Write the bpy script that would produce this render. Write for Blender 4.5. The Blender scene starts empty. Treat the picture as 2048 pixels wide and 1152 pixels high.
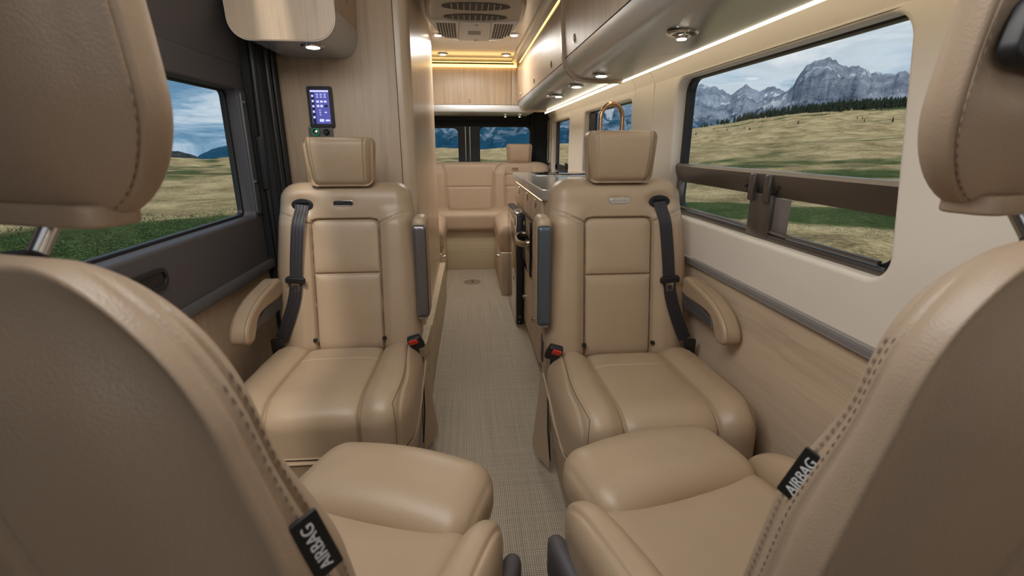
import bpy, bmesh, math, random
import numpy as np
from mathutils import Vector, Matrix, noise
from math import sin, cos, tan, pi, radians, degrees, atan2, hypot, sqrt, exp
random.seed(4)
sc = bpy.context.scene
COL = sc.collection

# ------------------------------------------------------------------ camera
cam_d = bpy.data.cameras.new('camera'); cam = bpy.data.objects.new('camera', cam_d); COL.objects.link(cam)
sc.camera = cam
YAW, PITCH = radians(5.1356), radians(16.5348)
F_PX = 960.0
cam_d.sensor_width = 36.0; cam_d.lens = 36.0 * F_PX / 2048.0
cam_d.clip_start = 0.02; cam_d.clip_end = 12000
fwd = Vector((sin(YAW)*cos(PITCH), cos(YAW)*cos(PITCH), -sin(PITCH)))
cam.location = (0, 0, 1.2)
cam.rotation_euler = fwd.to_track_quat('-Z', 'Y').to_euler()
cam_d.dof.use_dof = True; cam_d.dof.focus_distance = 2.1; cam_d.dof.aperture_fstop = 7.0

# ------------------------------------------------------------------ view
sc.view_settings.view_transform = 'Standard'; sc.view_settings.look = 'None'
sc.view_settings.gamma = 1.0; sc.view_settings.use_curve_mapping = False
sc.view_settings.exposure = 0.0
sc.cycles.max_bounces = 10; sc.cycles.diffuse_bounces = 5; sc.cycles.glossy_bounces = 4
sc.cycles.transparent_max_bounces = 12; sc.cycles.sample_clamp_indirect = 6
sc.cycles.caustics_reflective = False; sc.cycles.caustics_refractive = False

# ------------------------------------------------------------------ node helper
class NT:
    def __init__(s, tree): s.t = tree; s.n = tree.nodes; s.l = tree.links
    def new(s, typ, **kw):
        n = s.n.new(typ)
        for k, v in kw.items():
            if k.startswith('_'): n.inputs[k[1:].replace('_', ' ')].default_value = v
            else: setattr(n, k, v)
        return n
    def link(s, a, b): s.l.new(a, b)
    def noise(s, vec, scale, detail=4, rough=.55, dist=0):
        n = s.new('ShaderNodeTexNoise'); n.inputs['Scale'].default_value = scale
        n.inputs['Detail'].default_value = detail; n.inputs['Roughness'].default_value = rough
        n.inputs['Distortion'].default_value = dist
        if vec is not None: s.link(vec, n.inputs['Vector'])
        return n.outputs['Fac']
    def mapping(s, vec, scale=(1,1,1), loc=(0,0,0), rot=(0,0,0)):
        n = s.new('ShaderNodeMapping'); n.inputs['Scale'].default_value = scale
        n.inputs['Location'].default_value = loc; n.inputs['Rotation'].default_value = rot
        s.link(vec, n.inputs['Vector']); return n.outputs['Vector']
    def ramp(s, fac, stops):
        n = s.new('ShaderNodeValToRGB'); e = n.color_ramp.elements
        while len(e) < len(stops): e.new(0.5)
        for el, (p, c) in zip(e, stops):
            el.position = p; el.color = (*c, 1) if len(c) == 3 else c
        s.link(fac, n.inputs['Fac']); return n.outputs['Color']
    def mix(s, fac, a, b, mode='MIX'):
        n = s.new('ShaderNodeMix', data_type='RGBA', blend_type=mode)
        for sock, v in ((n.inputs['Factor'], fac), (n.inputs['A'], a), (n.inputs['B'], b)):
            if isinstance(v, (tuple, list)): sock.default_value = (*v, 1) if len(v) == 3 else v
            elif isinstance(v, (int, float)): sock.default_value = v
            else: s.link(v, sock)
        # colour sockets of Mix share names; pick by type
        return n.outputs['Result']
    def math(s, op, a, b=None, clamp=False):
        n = s.new('ShaderNodeMath', operation=op, use_clamp=clamp)
        for i, v in enumerate((a, b)):
            if v is None: continue
            if isinstance(v, (int, float)): n.inputs[i].default_value = v
            else: s.link(v, n.inputs[i])
        return n.outputs[0]

def mixfix(nt, fac, a, b, mode='MIX'):
    n = nt.n.new('ShaderNodeMix'); n.data_type = 'RGBA'; n.blend_type = mode
    ins = [n.inputs[0], n.inputs[6], n.inputs[7]]
    for sock, v in zip(ins, (fac, a, b)):
        if isinstance(v, (tuple, list)): sock.default_value = (*v, 1) if len(v) == 3 else v
        elif isinstance(v, (int, float)): sock.default_value = v
        else: nt.link(v, sock)
    return n.outputs[2]
NT.mix = mixfix

# ------------------------------------------------------------------ world: cloudy sky
w = bpy.data.worlds.new('sky'); sc.world = w; w.use_nodes = True
nt = NT(w.node_tree); nt.n.clear()
tc = nt.new('ShaderNodeTexCoord')
sep = nt.new('ShaderNodeSeparateXYZ'); nt.link(tc.outputs['Generated'], sep.inputs[0])
zz = nt.math('ADD', nt.math('MAXIMUM', sep.outputs[2], 0.0), 0.16)
cx_ = nt.math('DIVIDE', sep.outputs[0], zz); cy_ = nt.math('DIVIDE', sep.outputs[1], zz)
comb = nt.new('ShaderNodeCombineXYZ'); nt.link(cx_, comb.inputs[0]); nt.link(cy_, comb.inputs[1])
f1 = nt.noise(nt.mapping(comb.outputs[0], (1, 1, 1), (3.1, 1.7, 0)), 1.5, 9, .60, .5)
f2 = nt.noise(nt.mapping(comb.outputs[0], (1, 1, 1), (9.1, 5.7, 0)), 0.55, 4, .5)
f = nt.math('ADD', nt.math('MULTIPLY', f1, .75), nt.math('MULTIPLY', f2, .35))
# the left side (west) is bluer, the right side more overcast
f = nt.math('ADD', f, nt.math('MULTIPLY', sep.outputs[0], 0.13))
colr = nt.ramp(f, [(.43, (.13, .27, .42)), (.50, (.25, .40, .55)), (.545, (.44, .56, .68)), (.60, (.60, .69, .77)), (.66, (.55, .63, .70)), (.76, (.80, .84, .87))])
bg = nt.new('ShaderNodeBackground'); nt.link(colr, bg.inputs[0]); bg.inputs[1].default_value = 1.0
out = nt.new('ShaderNodeOutputWorld'); nt.link(bg.outputs[0], out.inputs[0])

# ------------------------------------------------------------------ added area lamps and the sun
def area(name, loc, target, sx, sy, power, col=(1, 1, 1)):
    l = bpy.data.lights.new(name, 'AREA'); l.shape = 'RECTANGLE'; l.size = sx; l.size_y = sy
    l.energy = power; l.color = col
    o = bpy.data.objects.new(name, l); COL.objects.link(o); o.location = loc
    o.rotation_euler = (Vector(target) - Vector(loc)).to_track_quat('-Z', 'Y').to_euler(); return o
area('added_overhead_key', (-0.20, 0.80, 1.90), (0.20, 1.5, 0.3), 1.1, 0.9, 23, (1, .985, .96))  # added key lamp hung under the closed ceiling, no skylight opening there
area('added_front_fill', (0.0, -1.1, 1.50), (0, 3.0, 1.75), 1.5, 0.5, 5.5, (.95, .97, 1))  # added fill lamp inside the closed cab front, aimed up at the ceiling
area('added_rear_fill', (0.05, 3.95, 1.905), (0.05, 3.95, 0), 0.5, 0.35, 13, (1, .96, .9))  # added fill lamp to brighten the rear aisle
sun = bpy.data.lights.new('sun', 'SUN'); sun.energy = 2.6; sun.angle = radians(6); sun.color = (1, .95, .88)
so = bpy.data.objects.new('sun', sun); COL.objects.link(so)
so.rotation_euler = Vector((0.04, 0.62, -0.78)).to_track_quat('-Z', 'Y').to_euler()

# ------------------------------------------------------------------ materials
def mat(name, base=(.5, .5, .5), rough=.5, metal=0.0, spec=.5, **kw):
    m = bpy.data.materials.new(name); m.use_nodes = True
    b = m.node_tree.nodes['Principled BSDF']
    b.inputs['Base Color'].default_value = (*base, 1); b.inputs['Roughness'].default_value = rough
    b.inputs['Metallic'].default_value = metal; b.inputs['Specular IOR Level'].default_value = spec
    for k, v in kw.items(): b.inputs[k.replace('_', ' ')].default_value = v
    m['_b'] = 1
    return m
def bs(m): return m.node_tree.nodes['Principled BSDF']
def bump(nt, h, dist, strength=1.0):
    b = nt.new('ShaderNodeBump'); b.inputs['Distance'].default_value = dist; b.inputs['Strength'].default_value = strength
    nt.link(h, b.inputs['Height']); return b.outputs['Normal']

def leather(name, base, rough=.42):
    m = mat(name, base, rough, 0, .5); nt = NT(m.node_tree)
    tc = nt.new('ShaderNodeTexCoord').outputs['Object']
    v = nt.new('ShaderNodeTexVoronoi'); v.inputs['Scale'].default_value = 420; nt.link(tc, v.inputs['Vector'])
    n = nt.noise(tc, 9, 3)
    h = nt.math('ADD', v.outputs['Distance'], nt.math('MULTIPLY', nt.noise(tc, 55, 3), 1.2))
    nt.link(bump(nt, h, .0006, .35), bs(m).inputs['Normal'])
    c = nt.mix(n, tuple(x*.93 for x in base), tuple(min(1, x*1.06) for x in base)); nt.link(c, bs(m).inputs['Base Color'])
    r = nt.new('ShaderNodeMapRange'); r.inputs[3].default_value = rough-.05; r.inputs[4].default_value = rough+.06
    nt.link(n, r.inputs[0]); nt.link(r.outputs[0], bs(m).inputs['Roughness'])
    return m
def wood(name, c1, c2, axis='z', rough=.4, scale=1.0):
    m = mat(name, c1, rough); nt = NT(m.node_tree)
    tc = nt.new('ShaderNodeTexCoord').outputs['Object']
    s = {'z': (1, 1, .035), 'y': (1, .035, 1), 'x': (.035, 1, 1)}[axis]
    mp = nt.mapping(tc, tuple(q*scale for q in s))
    a = nt.noise(mp, 34, 6, .62, .5); b = nt.noise(mp, 190, 3, .6); d = nt.noise(mp, 6, 3, .5, .8)
    f = nt.math('ADD', nt.math('MULTIPLY', a, .5), nt.math('ADD', nt.math('MULTIPLY', b, .28), nt.math('MULTIPLY', d, .25)))
    c = nt.ramp(f, [(.38, c2), (.52, c1), (.68, tuple(min(1, x*1.12) for x in c1))])
    nt.link(c, bs(m).inputs['Base Color']); nt.link(bump(nt, b, .0002, .3), bs(m).inputs['Normal'])
    return m

M = {}
M['leather'] = leather('tan_leather', (.405, .294, .192), .38)
M['leather_back'] = leather('tan_leather_seat_back', (.36, .265, .185), .42)
M['leather_rear'] = leather('tan_leather_bench', (.445, .325, .225), .5)
M['thread'] = mat('seam_thread', (.30, .21, .13), .8)
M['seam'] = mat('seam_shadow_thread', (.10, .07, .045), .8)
M['thread_dark'] = mat('dark_thread', (.15, .11, .078), .85)
M['gap'] = mat('gap_shade_black', (.012, .01, .009), .9)  # for black tubes that stand in for shade inside gaps
M['wood_v'] = wood('ash_wood_vertical', (.52, .395, .275), (.40, .295, .20), 'z')
M['wood_h'] = wood('ash_wood_lengthwise', (.60, .46, .325), (.47, .35, .24), 'y', .42, .6)
M['wood_x'] = wood('ash_wood_crosswise', (.55, .45, .30), (.44, .345, .22), 'x', .45, .6)
M['wood_gloss'] = wood('glossy_ash_wood', (.56, .43, .30), (.46, .34, .23), 'z', .28)
M['wood_trim'] = mat('tan_edge_trim', (.42, .31, .21), .35)
M['charcoal'] = mat('charcoal_door_panel', (.072, .064, .066), .55)
M['charcoal2'] = mat('dark_ledge_trim', (.075, .07, .068), .5)
M['black'] = mat('black_plastic', (.010, .010, .011), .45)
M['black_matte'] = mat('black_rubber', (.008, .008, .008), .8)
M['slate'] = mat('slate_armrest_shell', (.095, .115, .13), .34, .5)
M['grey_shell'] = mat('grey_armrest_shell', (.20, .19, .19), .28, .75)
M['silver'] = mat('silver_laminate', (.53, .555, .575), .27, .55)
M['silver_plain'] = mat('satin_silver', (.62, .62, .61), .3, .5)
M['chrome'] = mat('chrome', (.72, .72, .72), .14, 1.0)
M['steel'] = mat('brushed_steel', (.52, .50, .48), .22, 1.0)
M['bronze'] = mat('brushed_bronze', (.52, .34, .21), .22, 1.0)
M['metal_dark'] = mat('bronze_anodised_metal', (.175, .155, .14), .28, .8)
M['white_plastic'] = mat('white_plastic', (.80, .80, .82), .35)
M['ac_grey'] = mat('dark_grille_cavity', (.05, .042, .038), .6)
M['ac_tan'] = mat('taupe_plastic', (.50, .44, .38), .25)
M['red'] = mat('red_button', (.65, .035, .02), .3, 0, .5)
M['bolt'] = mat('bolt_steel', (.35, .35, .35), .35, 1.0)
M['textw'] = mat('white_thread_lettering', (.75, .75, .75), .7)
M['green'] = mat('green_ring', (.03, .28, .14), .35)
M['black_glass'] = mat('black_glass', (.006, .006, .007), .04, 0, .6)
M['counter'] = mat('grey_counter', (.44, .42, .38), .09)
M['beltw'] = mat('belt_webbing', (.02, .017, .02), .55)
# cream wall
m = M['wall'] = mat('cream_wall_fabric', (.74, .66, .57), .62); nt = NT(m.node_tree)
tc = nt.new('ShaderNodeTexCoord').outputs['Object']
nt.link(bump(nt, nt.noise(tc, 700, 2), .0004, .4), bs(m).inputs['Normal'])
nt.link(nt.mix(nt.noise(tc, 5, 3), (.71, .64, .555), (.76, .69, .60)), bs(m).inputs['Base Color'])
# ceiling
m = M['ceiling'] = mat('glossy_ceiling', (.46, .44, .41), .12); nt = NT(m.node_tree)
tc = nt.new('ShaderNodeTexCoord').outputs['Object']
nt.link(nt.mix(nt.noise(tc, 45, 5), (.78, .78, .77), (.86, .86, .85)), bs(m).inputs['Base Color'])
# woven floor
m = M['floor'] = mat('woven_vinyl_floor', (.4, .33, .24), .62); nt = NT(m.node_tree)
tc = nt.new('ShaderNodeTexCoord').outputs['Object']
wx = nt.new('ShaderNodeTexWave', wave_type='BANDS', bands_direction='X'); wx.inputs['Scale'].default_value = 1/.0068/2*1.0; nt.link(tc, wx.inputs['Vector'])
wy = nt.new('ShaderNodeTexWave', wave_type='BANDS', bands_direction='Y'); wy.inputs['Scale'].default_value = 1/.0068/2*1.0; nt.link(tc, wy.inputs['Vector'])
for q in (wx, wy):
    q.inputs['Scale'].default_value = 46; q.inputs['Distortion'].default_value = .25; q.inputs['Detail Scale'].default_value = 3
weave = nt.math('MULTIPLY', nt.math('POWER', wx.outputs['Fac'], .6), nt.math('POWER', wy.outputs['Fac'], .6))
sx_ = nt.noise(nt.mapping(tc, (150, 1.3, 1)), 1, 3, .7); sy_ = nt.noise(nt.mapping(tc, (1.3, 150, 1)), 1, 3, .7)
st = nt.math('ADD', nt.math('MULTIPLY', sx_, .5), nt.math('MULTIPLY', sy_, .5))
c = nt.ramp(weave, [(0, (.19, .155, .12)), (.35, (.42, .355, .27)), (1, (.62, .55, .43))])
c = nt.mix(1.0, c, nt.ramp(st, [(.36, (.74, .72, .70)), (.62, (1.12, 1.10, 1.06))]), 'MULTIPLY')
nt.link(c, bs(m).inputs['Base Color']); nt.link(bump(nt, weave, .0008, .6), bs(m).inputs['Normal'])
# window glass
m = M['glass'] = bpy.data.materials.new('window_glass'); m.use_nodes = True; nt = NT(m.node_tree); nt.n.clear()
tr = nt.new('ShaderNodeBsdfTransparent'); tr.inputs[0].default_value = (.97, .98, .98, 1)
gl = nt.new('ShaderNodeBsdfGlossy'); gl.inputs['Roughness'].default_value = .02
fr = nt.new('ShaderNodeFresnel'); fr.inputs[0].default_value = 1.35
mx = nt.new('ShaderNodeMixShader'); nt.link(nt.math('MULTIPLY', fr.outputs[0], .012), mx.inputs[0]); nt.link(tr.outputs[0], mx.inputs[1]); nt.link(gl.outputs[0], mx.inputs[2])
o_ = nt.new('ShaderNodeOutputMaterial'); nt.link(mx.outputs[0], o_.inputs[0])
def emis(name, col, strength):
    m = mat(name, col, .5); bs(m).inputs['Emission Color'].default_value = (*col, 1); bs(m).inputs['Emission Strength'].default_value = strength
    M[name] = m; return m
emis('led_warm', (1, .86, .62), 8.0)
emis('led_amber', (1, .66, .22), 2.6)
emis('lamp', (1, .88, .72), 8.0)
emis('screen_bg', (.07, .07, .30), .9)
emis('screen_icon', (.50, .55, .95), 1.0)
emis('screen_dark', (.01, .01, .05), .3)

# ------------------------------------------------------------------ object helpers
def tag(o, label=None, cat=None, group=None, kind=None):
    if label: o['label'] = label
    if cat: o['category'] = cat
    if group: o['group'] = group
    if kind: o['kind'] = kind
    return o
def empty(name, loc=(0, 0, 0), rz=0.0):
    o = bpy.data.objects.new(name, None); COL.objects.link(o); o.location = loc; o.rotation_euler = (0, 0, rz); o.empty_display_size = .05
    return o
def link_mesh(name, me, material, parent=None):
    o = bpy.data.objects.new(name, me); COL.objects.link(o)
    if material is not None: me.materials.append(material)
    if parent is not None: o.parent = parent
    return o
class MB:
    """collects geometry for ONE mesh"""
    def __init__(s): s.v = []; s.f = []; s.n = 0
    def add(s, V, Fc):
        V = np.asarray(V, float).reshape(-1, 3)
        s.v.append(V); s.f += [tuple(int(i) + s.n for i in f) for f in Fc]; s.n += len(V); return s
    def box(s, c, d, b=0.0, rz=0.0, seg=2):
        bm = bmesh.new(); bmesh.ops.create_cube(bm, size=1)
        for v in bm.verts: v.co = Vector((v.co.x*d[0], v.co.y*d[1], v.co.z*d[2]))
        if b > 0: bmesh.ops.bevel(bm, geom=bm.edges[:], offset=min(b, min(d)*.49), segments=seg, affect='EDGES', profile=.5)
        R = Matrix.Rotation(rz, 3, 'Z')
        for v in bm.verts: v.co = R @ v.co + Vector(c)
        bm.verts.index_update()
        s.add([v.co[:] for v in bm.verts], [[v.index for v in f.verts] for f in bm.faces]); bm.free(); return s
    def box2(s, lo, hi, b=0.0):
        lo = np.array(lo, float); hi = np.array(hi, float); return s.box(tuple((lo+hi)/2), tuple(hi-lo), b)
    def tube(s, pts, r, n=12, cap=True, closed=False, rs=None):
        P = [Vector(p) for p in pts]; N = len(P); V = []; prev = None
        for i, p in enumerate(P):
            a = P[(i-1) % N] if (i > 0 or closed) else p; b = P[(i+1) % N] if (i < N-1 or closed) else p
            t = (b-a).normalized()
            if prev is None:
                ref = Vector((0, 0, 1)) if abs(t.z) < .9 else Vector((1, 0, 0)); u = t.cross(ref).normalized()
            else:
                u = (prev - t*prev.dot(t)).normalized()
            prev = u; w_ = t.cross(u); rr = rs[i] if rs is not None else r
            for k in range(n):
                a_ = 2*pi*k/n; V.append(p + (u*cos(a_) + w_*sin(a_))*rr)
        Fc = []
        for i in range(N if closed else N-1):
            j = (i+1) % N
            for k in range(n): Fc.append((i*n+k, i*n+(k+1) % n, j*n+(k+1) % n, j*n+k))
        if cap and not closed: Fc.append(tuple(range(n))[::-1]); Fc.append(tuple((N-1)*n+k for k in range(n)))
        return s.add([v[:] for v in V], Fc)
    def lathe(s, prof, c=(0, 0, 0), n=32, axis='z', ell=(1, 1)):
        V = []; Fc = []
        for (r, h) in prof:
            for k in range(n):
                a = 2*pi*k/n; x, y = r*cos(a)*ell[0], r*sin(a)*ell[1]
                p = {'z': (x, y, h), 'y': (x, h, y), 'x': (h, x, y)}[axis]
                V.append((p[0]+c[0], p[1]+c[1], p[2]+c[2]))
        m_ = len(prof)
        for i in range(m_-1):
            for k in range(n): Fc.append((i*n+k, i*n+(k+1) % n, (i+1)*n+(k+1) % n, (i+1)*n+k))
        Fc.append(tuple(range(n))[::-1]); Fc.append(tuple((m_-1)*n+k for k in range(n)))
        return s.add(V, Fc)
    def ribbon(s, pts, width_dirs, w_, th=.0015):
        V = []; Fc = []
        for p, d in zip(pts, width_dirs):
            p = Vector(p); d = Vector(d).normalized()*w_/2; V += [(p-d)[:], (p+d)[:]]
        n = len(pts)
        V2 = [(v[0], v[1]+th, v[2]) for v in V]
        for i in range(n-1):
            a = 2*i; Fc.append((a, a+1, a+3, a+2)); b = a+2*n; Fc.append((b+2, b+3, b+1, b))
            Fc.append((a, a+2, b+2, b)); Fc.append((a+1, b+1, b+3, a+3))
        return s.add(V+V2, Fc)
    def plate(s, outer, holes=(), half=.01, bevel=0.0, fn=None, res=3):
        """2D outline with holes, extruded +-half (with a rounded rim) and mapped by fn(u,v,w)"""
        cu = bpy.data.curves.new('c', 'CURVE'); cu.dimensions = '2D'; cu.fill_mode = 'BOTH'
        for pl in [outer, *holes]:
            sp = cu.splines.new('POLY'); sp.points.add(len(pl)-1); sp.use_cyclic_u = True
            for q, (a, b) in zip(sp.points, pl): q.co = (a, b, 0, 1)
        cu.extrude = max(half-bevel, 0); cu.bevel_depth = bevel; cu.bevel_resolution = res; cu.offset = -bevel
        ob = bpy.data.objects.new('c', cu); COL.objects.link(ob)
        dg = bpy.context.evaluated_depsgraph_get(); me = bpy.data.meshes.new_from_object(ob.evaluated_get(dg))
        V = np.array([v.co[:] for v in me.vertices]); Fc = [tuple(p.vertices) for p in me.polygons]
        bpy.data.objects.remove(ob); bpy.data.curves.remove(cu); bpy.data.meshes.remove(me)
        if fn is not None: V = np.array([fn(*v) for v in V])
        return s.add(V, Fc)
    def text(s, body, size, fn, ext=.0004):
        cu = bpy.data.curves.new('t', 'FONT'); cu.body = body; cu.size = size; cu.extrude = ext; cu.align_x = 'CENTER'; cu.align_y = 'CENTER'
        ob = bpy.data.objects.new('t', cu); COL.objects.link(ob)
        dg = bpy.context.evaluated_depsgraph_get(); me = bpy.data.meshes.new_from_object(ob.evaluated_get(dg))
        V = [fn(*v.co) for v in me.vertices]; Fc = [tuple(p.vertices) for p in me.polygons]
        bpy.data.objects.remove(ob); bpy.data.curves.remove(cu); bpy.data.meshes.remove(me)
        return s.add(V, Fc)
    def sweep(s, prof, y0, y1, cap=True):
        """closed (x,z) profile extruded along y"""
        n = len(prof); V = [(x, y0, z) for x, z in prof] + [(x, y1, z) for x, z in prof]
        Fc = [(i, (i+1) % n, n+(i+1) % n, n+i) for i in range(n)]
        if cap: Fc += [tuple(range(n))[::-1], tuple(range(n, 2*n))]
        return s.add(V, Fc)
    def build(s, name, material, parent=None, smooth=True, angle=35):
        me = bpy.data.meshes.new(name)
        V = np.concatenate(s.v) if s.v else np.zeros((0, 3))
        me.from_pydata(V.tolist(), [], s.f)
        bm = bmesh.new(); bm.from_mesh(me); bmesh.ops.recalc_face_normals(bm, faces=bm.faces[:]); bm.to_mesh(me); bm.free()
        if smooth:
            me.polygons.foreach_set('use_smooth', [True]*len(me.polygons))
            if angle < 180: me.set_sharp_from_angle(angle=radians(angle))
        me.update()
        return link_mesh(name, me, material, parent)
def rrect(x0, y0, x1, y1, r, n=8):
    pts = []
    for cx, cy, a0 in ((x1-r, y1-r, 0), (x0+r, y1-r, 90), (x0+r, y0+r, 180), (x1-r, y0+r, 270)):
        for k in range(n+1):
            a = radians(a0 + 90*k/n); pts.append((cx+r*cos(a), cy+r*sin(a)))
    return pts
def smooth_line(pts, n=8, closed=False):
    P = [np.array(p, float) for p in pts]; N = len(P); outp = []
    for i in range(N if closed else N-1):
        p0 = P[(i-1) % N] if (closed or i > 0) else P[i]; p1 = P[i]; p2 = P[(i+1) % N]
        p3 = P[(i+2) % N] if (closed or i+2 < N) else P[(i+1) % N]
        for k in range(n):
            t = k/n; outp.append(.5*((2*p1)+(-p0+p2)*t+(2*p0-5*p1+4*p2-p3)*t*t+(-p0+3*p1-3*p2+p3)*t**3))
    if not closed: outp.append(P[-1])
    return [tuple(q) for q in outp]
def sst(a, b, x):
    t = np.clip((x-a)/(b-a), 0, 1); return t*t*(3-2*t)
def lat(h, step, fine=()):
    """lattice from -h to h, refined round the given (centre, half width, step)"""
    xs = set(np.round(np.linspace(-h, h, max(3, int(round(2*h/step))+1)), 5).tolist())
    for c, hw, st in fine:
        xs = {x for x in xs if abs(x-c) > hw or abs(abs(x)-h) < 1e-6}
        for x in np.arange(c-hw, c+hw+1e-9, st):
            if abs(x) < h: xs.add(round(float(x), 5))
    return np.array(sorted(xs))
def seg_dist(P, poly):
    P = np.asarray(P); d = np.full(len(P), 1e9)
    poly = np.asarray(poly, float)
    for a, b in zip(poly[:-1], poly[1:]):
        ab = b-a; t = np.clip(((P-a) @ ab)/max(ab @ ab, 1e-12), 0, 1)
        d = np.minimum(d, np.linalg.norm(P-(a+t[:, None]*ab), axis=1))
    return d
class RB:
    """rounded box of half sizes h, radii r, centred at c, lattices X,Y,Z, then deform(P,N)->P (vectorised)"""
    def __init__(s, h, r, c, deform, step=.01, fx=(), fy=(), fz=(), flat=False):
        s.flat = flat
        s.h = np.array(h, float); s.r = np.array(r, float); s.c = np.array(c, float); s.deform = deform
        s.L = [lat(h[0], step, fx), lat(h[1], step, fy), lat(h[2], step, fz)]
    def rnd(s, P):
        inner = s.h - s.r; lo = -inner.copy()
        if s.flat: lo[2] = -s.h[2]
        q = np.clip(P, lo, inner); d = (P-q)/s.r
        n = d/np.maximum(np.linalg.norm(d, axis=1, keepdims=True), 1e-9)
        return q + n*s.r, n
    def pts(s, P):
        """points on the box surface, box coordinates relative to its centre -> world of the part"""
        Q, n = s.rnd(np.asarray(P, float)); return s.deform(Q + s.c, n)
    def add(s, mb):
        Lx, Ly, Lz = s.L; nx, ny, nz = len(Lx), len(Ly), len(Lz); V = []; key = {}; Fc = []
        def face(ax, side):
            o = [a for a in range(3) if a != ax]; A, B = s.L[o[0]], s.L[o[1]]
            fixed = len(s.L[ax])-1 if side else 0
            idx = np.zeros((len(A), len(B)), int)
            for i in range(len(A)):
                for j in range(len(B)):
                    k = [0, 0, 0]; k[ax] = fixed; k[o[0]] = i; k[o[1]] = j; k = tuple(k)
                    t = key.get(k)
                    if t is None:
                        t = len(V); key[k] = t; V.append((Lx[k[0]], Ly[k[1]], Lz[k[2]]))
                    idx[i, j] = t
            for i in range(len(A)-1):
                for j in range(len(B)-1):
                    q = (idx[i, j], idx[i+1, j], idx[i+1, j+1], idx[i, j+1]); Fc.append(q if side else q[::-1])
        for ax in range(3):
            for side in (0, 1): face(ax, side)
        mb.add(s.pts(np.array(V)), Fc); return mb
def stitches(mb, pts, nrm, length=.0045, gap=.003, w_=.0011):
    """little thread dashes along a 3-D polyline; nrm: outward direction(s)"""
    P = np.asarray(pts, float); seg = np.linalg.norm(np.diff(P, axis=0), axis=1); cum = np.concatenate([[0], np.cumsum(seg)])
    s_ = 0.0
    while s_ + length < cum[-1]:
        a = np.array([np.interp(s_, cum, P[:, k]) for k in range(3)]); b = np.array([np.interp(s_+length, cum, P[:, k]) for k in range(3)])
        t = (b-a)/max(np.linalg.norm(b-a), 1e-9)
        n = np.array([np.interp(s_, cum, np.asarray(nrm, float)[:, k]) for k in range(3)]) if np.ndim(nrm) == 2 else np.asarray(nrm, float)
        n = n/np.linalg.norm(n); u = np.cross(t, n); u /= max(np.linalg.norm(u), 1e-9)
        a = a+n*.0004; b = b+n*.0004; V = []
        m_ = (a+b)/2
        V = [a-u*w_*.4, a+u*w_*.4, b+u*w_*.4, b-u*w_*.4, m_-u*w_*.8+n*w_*.45, m_+u*w_*.8+n*w_*.45]
        mb.add(V, [(0, 1, 5, 4), (4, 5, 2, 3), (0, 4, 3), (1, 2, 5)])
        s_ += length + gap
    return mb

# ================================================================== THE SHELL
struct = lambda o: tag(o, kind='structure')
Y0, Y1, ZC = -1.3, 5.35, 1.93
struct(MB().box2((-.88, Y0, -.05), (.88, Y1+.05, 0)).build('floor', M['floor']))
mb = MB().sweep([(-.62, ZC), (.62, ZC), (.62, ZC+.03), (-.62, ZC+.03)], Y0, Y1)
struct(mb.build('ceiling', M['ceiling']))

struct(MB().box2((-.93, Y0-.06, 0), (.93, Y0, 1.96)).build('unseen_front_block', M['charcoal']))  # unseen dark wall added to keep sky light out of the cab front
def rpoly(pts, r, n=8):
    o = []; N = len(pts); P = [np.array(q, float) for q in pts]
    for i in range(N):
        a, b, c = P[i-1], P[i], P[(i+1) % N]; u = (a-b)/np.linalg.norm(a-b); v = (c-b)/np.linalg.norm(c-b)
        p0, p1 = b+u*r, b+v*r
        for k in range(n+1):
            t = k/n; o.append(tuple((1-t)**2*p0+2*t*(1-t)*(b+(p0+p1-2*b)*.12)+t*t*p1))
    return o
# right wall: four fabric panels with rounded window openings, upper cove and lower wood
W1 = rpoly([(.885, .925), (2.045, .925), (2.045, 1.457), (.965, 1.457)], .055); W3 = rrect(2.60, .985, 3.68, 1.432, .045); W4 = rrect(4.20, .955, 5.04, 1.425, .045)
mb = MB(); xw = lambda u, v, w_: (.895 + w_, u, v)
mb.plate([(Y0, .77), (2.298, .77), (2.298, 1.475), (Y0, 1.475)], [W1], .035, .012, xw, 4)
mb.plate([(2.302, .77), (2.555, .77), (2.555, 1.475), (2.302, 1.475)], [], .035, .004, xw, 3)
mb.plate([(2.559, .77), (4.148, .77), (4.148, 1.475), (2.559, 1.475)], [W3], .035, .012, xw, 4)
mb.plate([(4.152, .77), (5.34, .77), (5.34, 1.475), (4.152, 1.475)], [W4], .035, .012, xw, 4)
for a, b in ((Y0, 2.298), (2.302, 2.555), (2.559, 4.148), (4.152, 5.34)):
    mb.sweep([(.862, 1.470), (.850, 1.50), (.825, 1.53), (.790, 1.56), (.75, 1.60), (.60, 1.93), (.66, 1.96), (.93, 1.60), (.93, 1.47)], a, b)
struct(mb.build('wall_right', M['wall']))
struct(MB().box2((.872, Y0, 0), (.93, Y1, .765)).build('trim_1', M['wood_h']))
mb = MB(); mb.sweep([(.874, .748), (.858, .752), (.854, .762), (.854, .778), (.860, .784), (.874, .786)], Y0, 4.9)
mb.tube([(.856, Y0, .757), (.856, 4.9, .757)], .0018, 6); mb.tube([(.855, Y0, .772), (.855, 4.9, .772)], .0018, 6)
struct(mb.build('trim_2', mat('grey_lilac_trim', (.24, .22, .215), .4)))
# routed hatch in the lower panel
mb = MB(); mb.plate(rrect(-.15, .25, 1.18, .70, .05), [], .0025, .0015, lambda u, v, w_: (.8705 + w_, u, v))
tag(mb.build('access_panel', M['wood_h']), 'flush light wood access panel in the lower right wall beside the front seat', 'panel')

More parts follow.
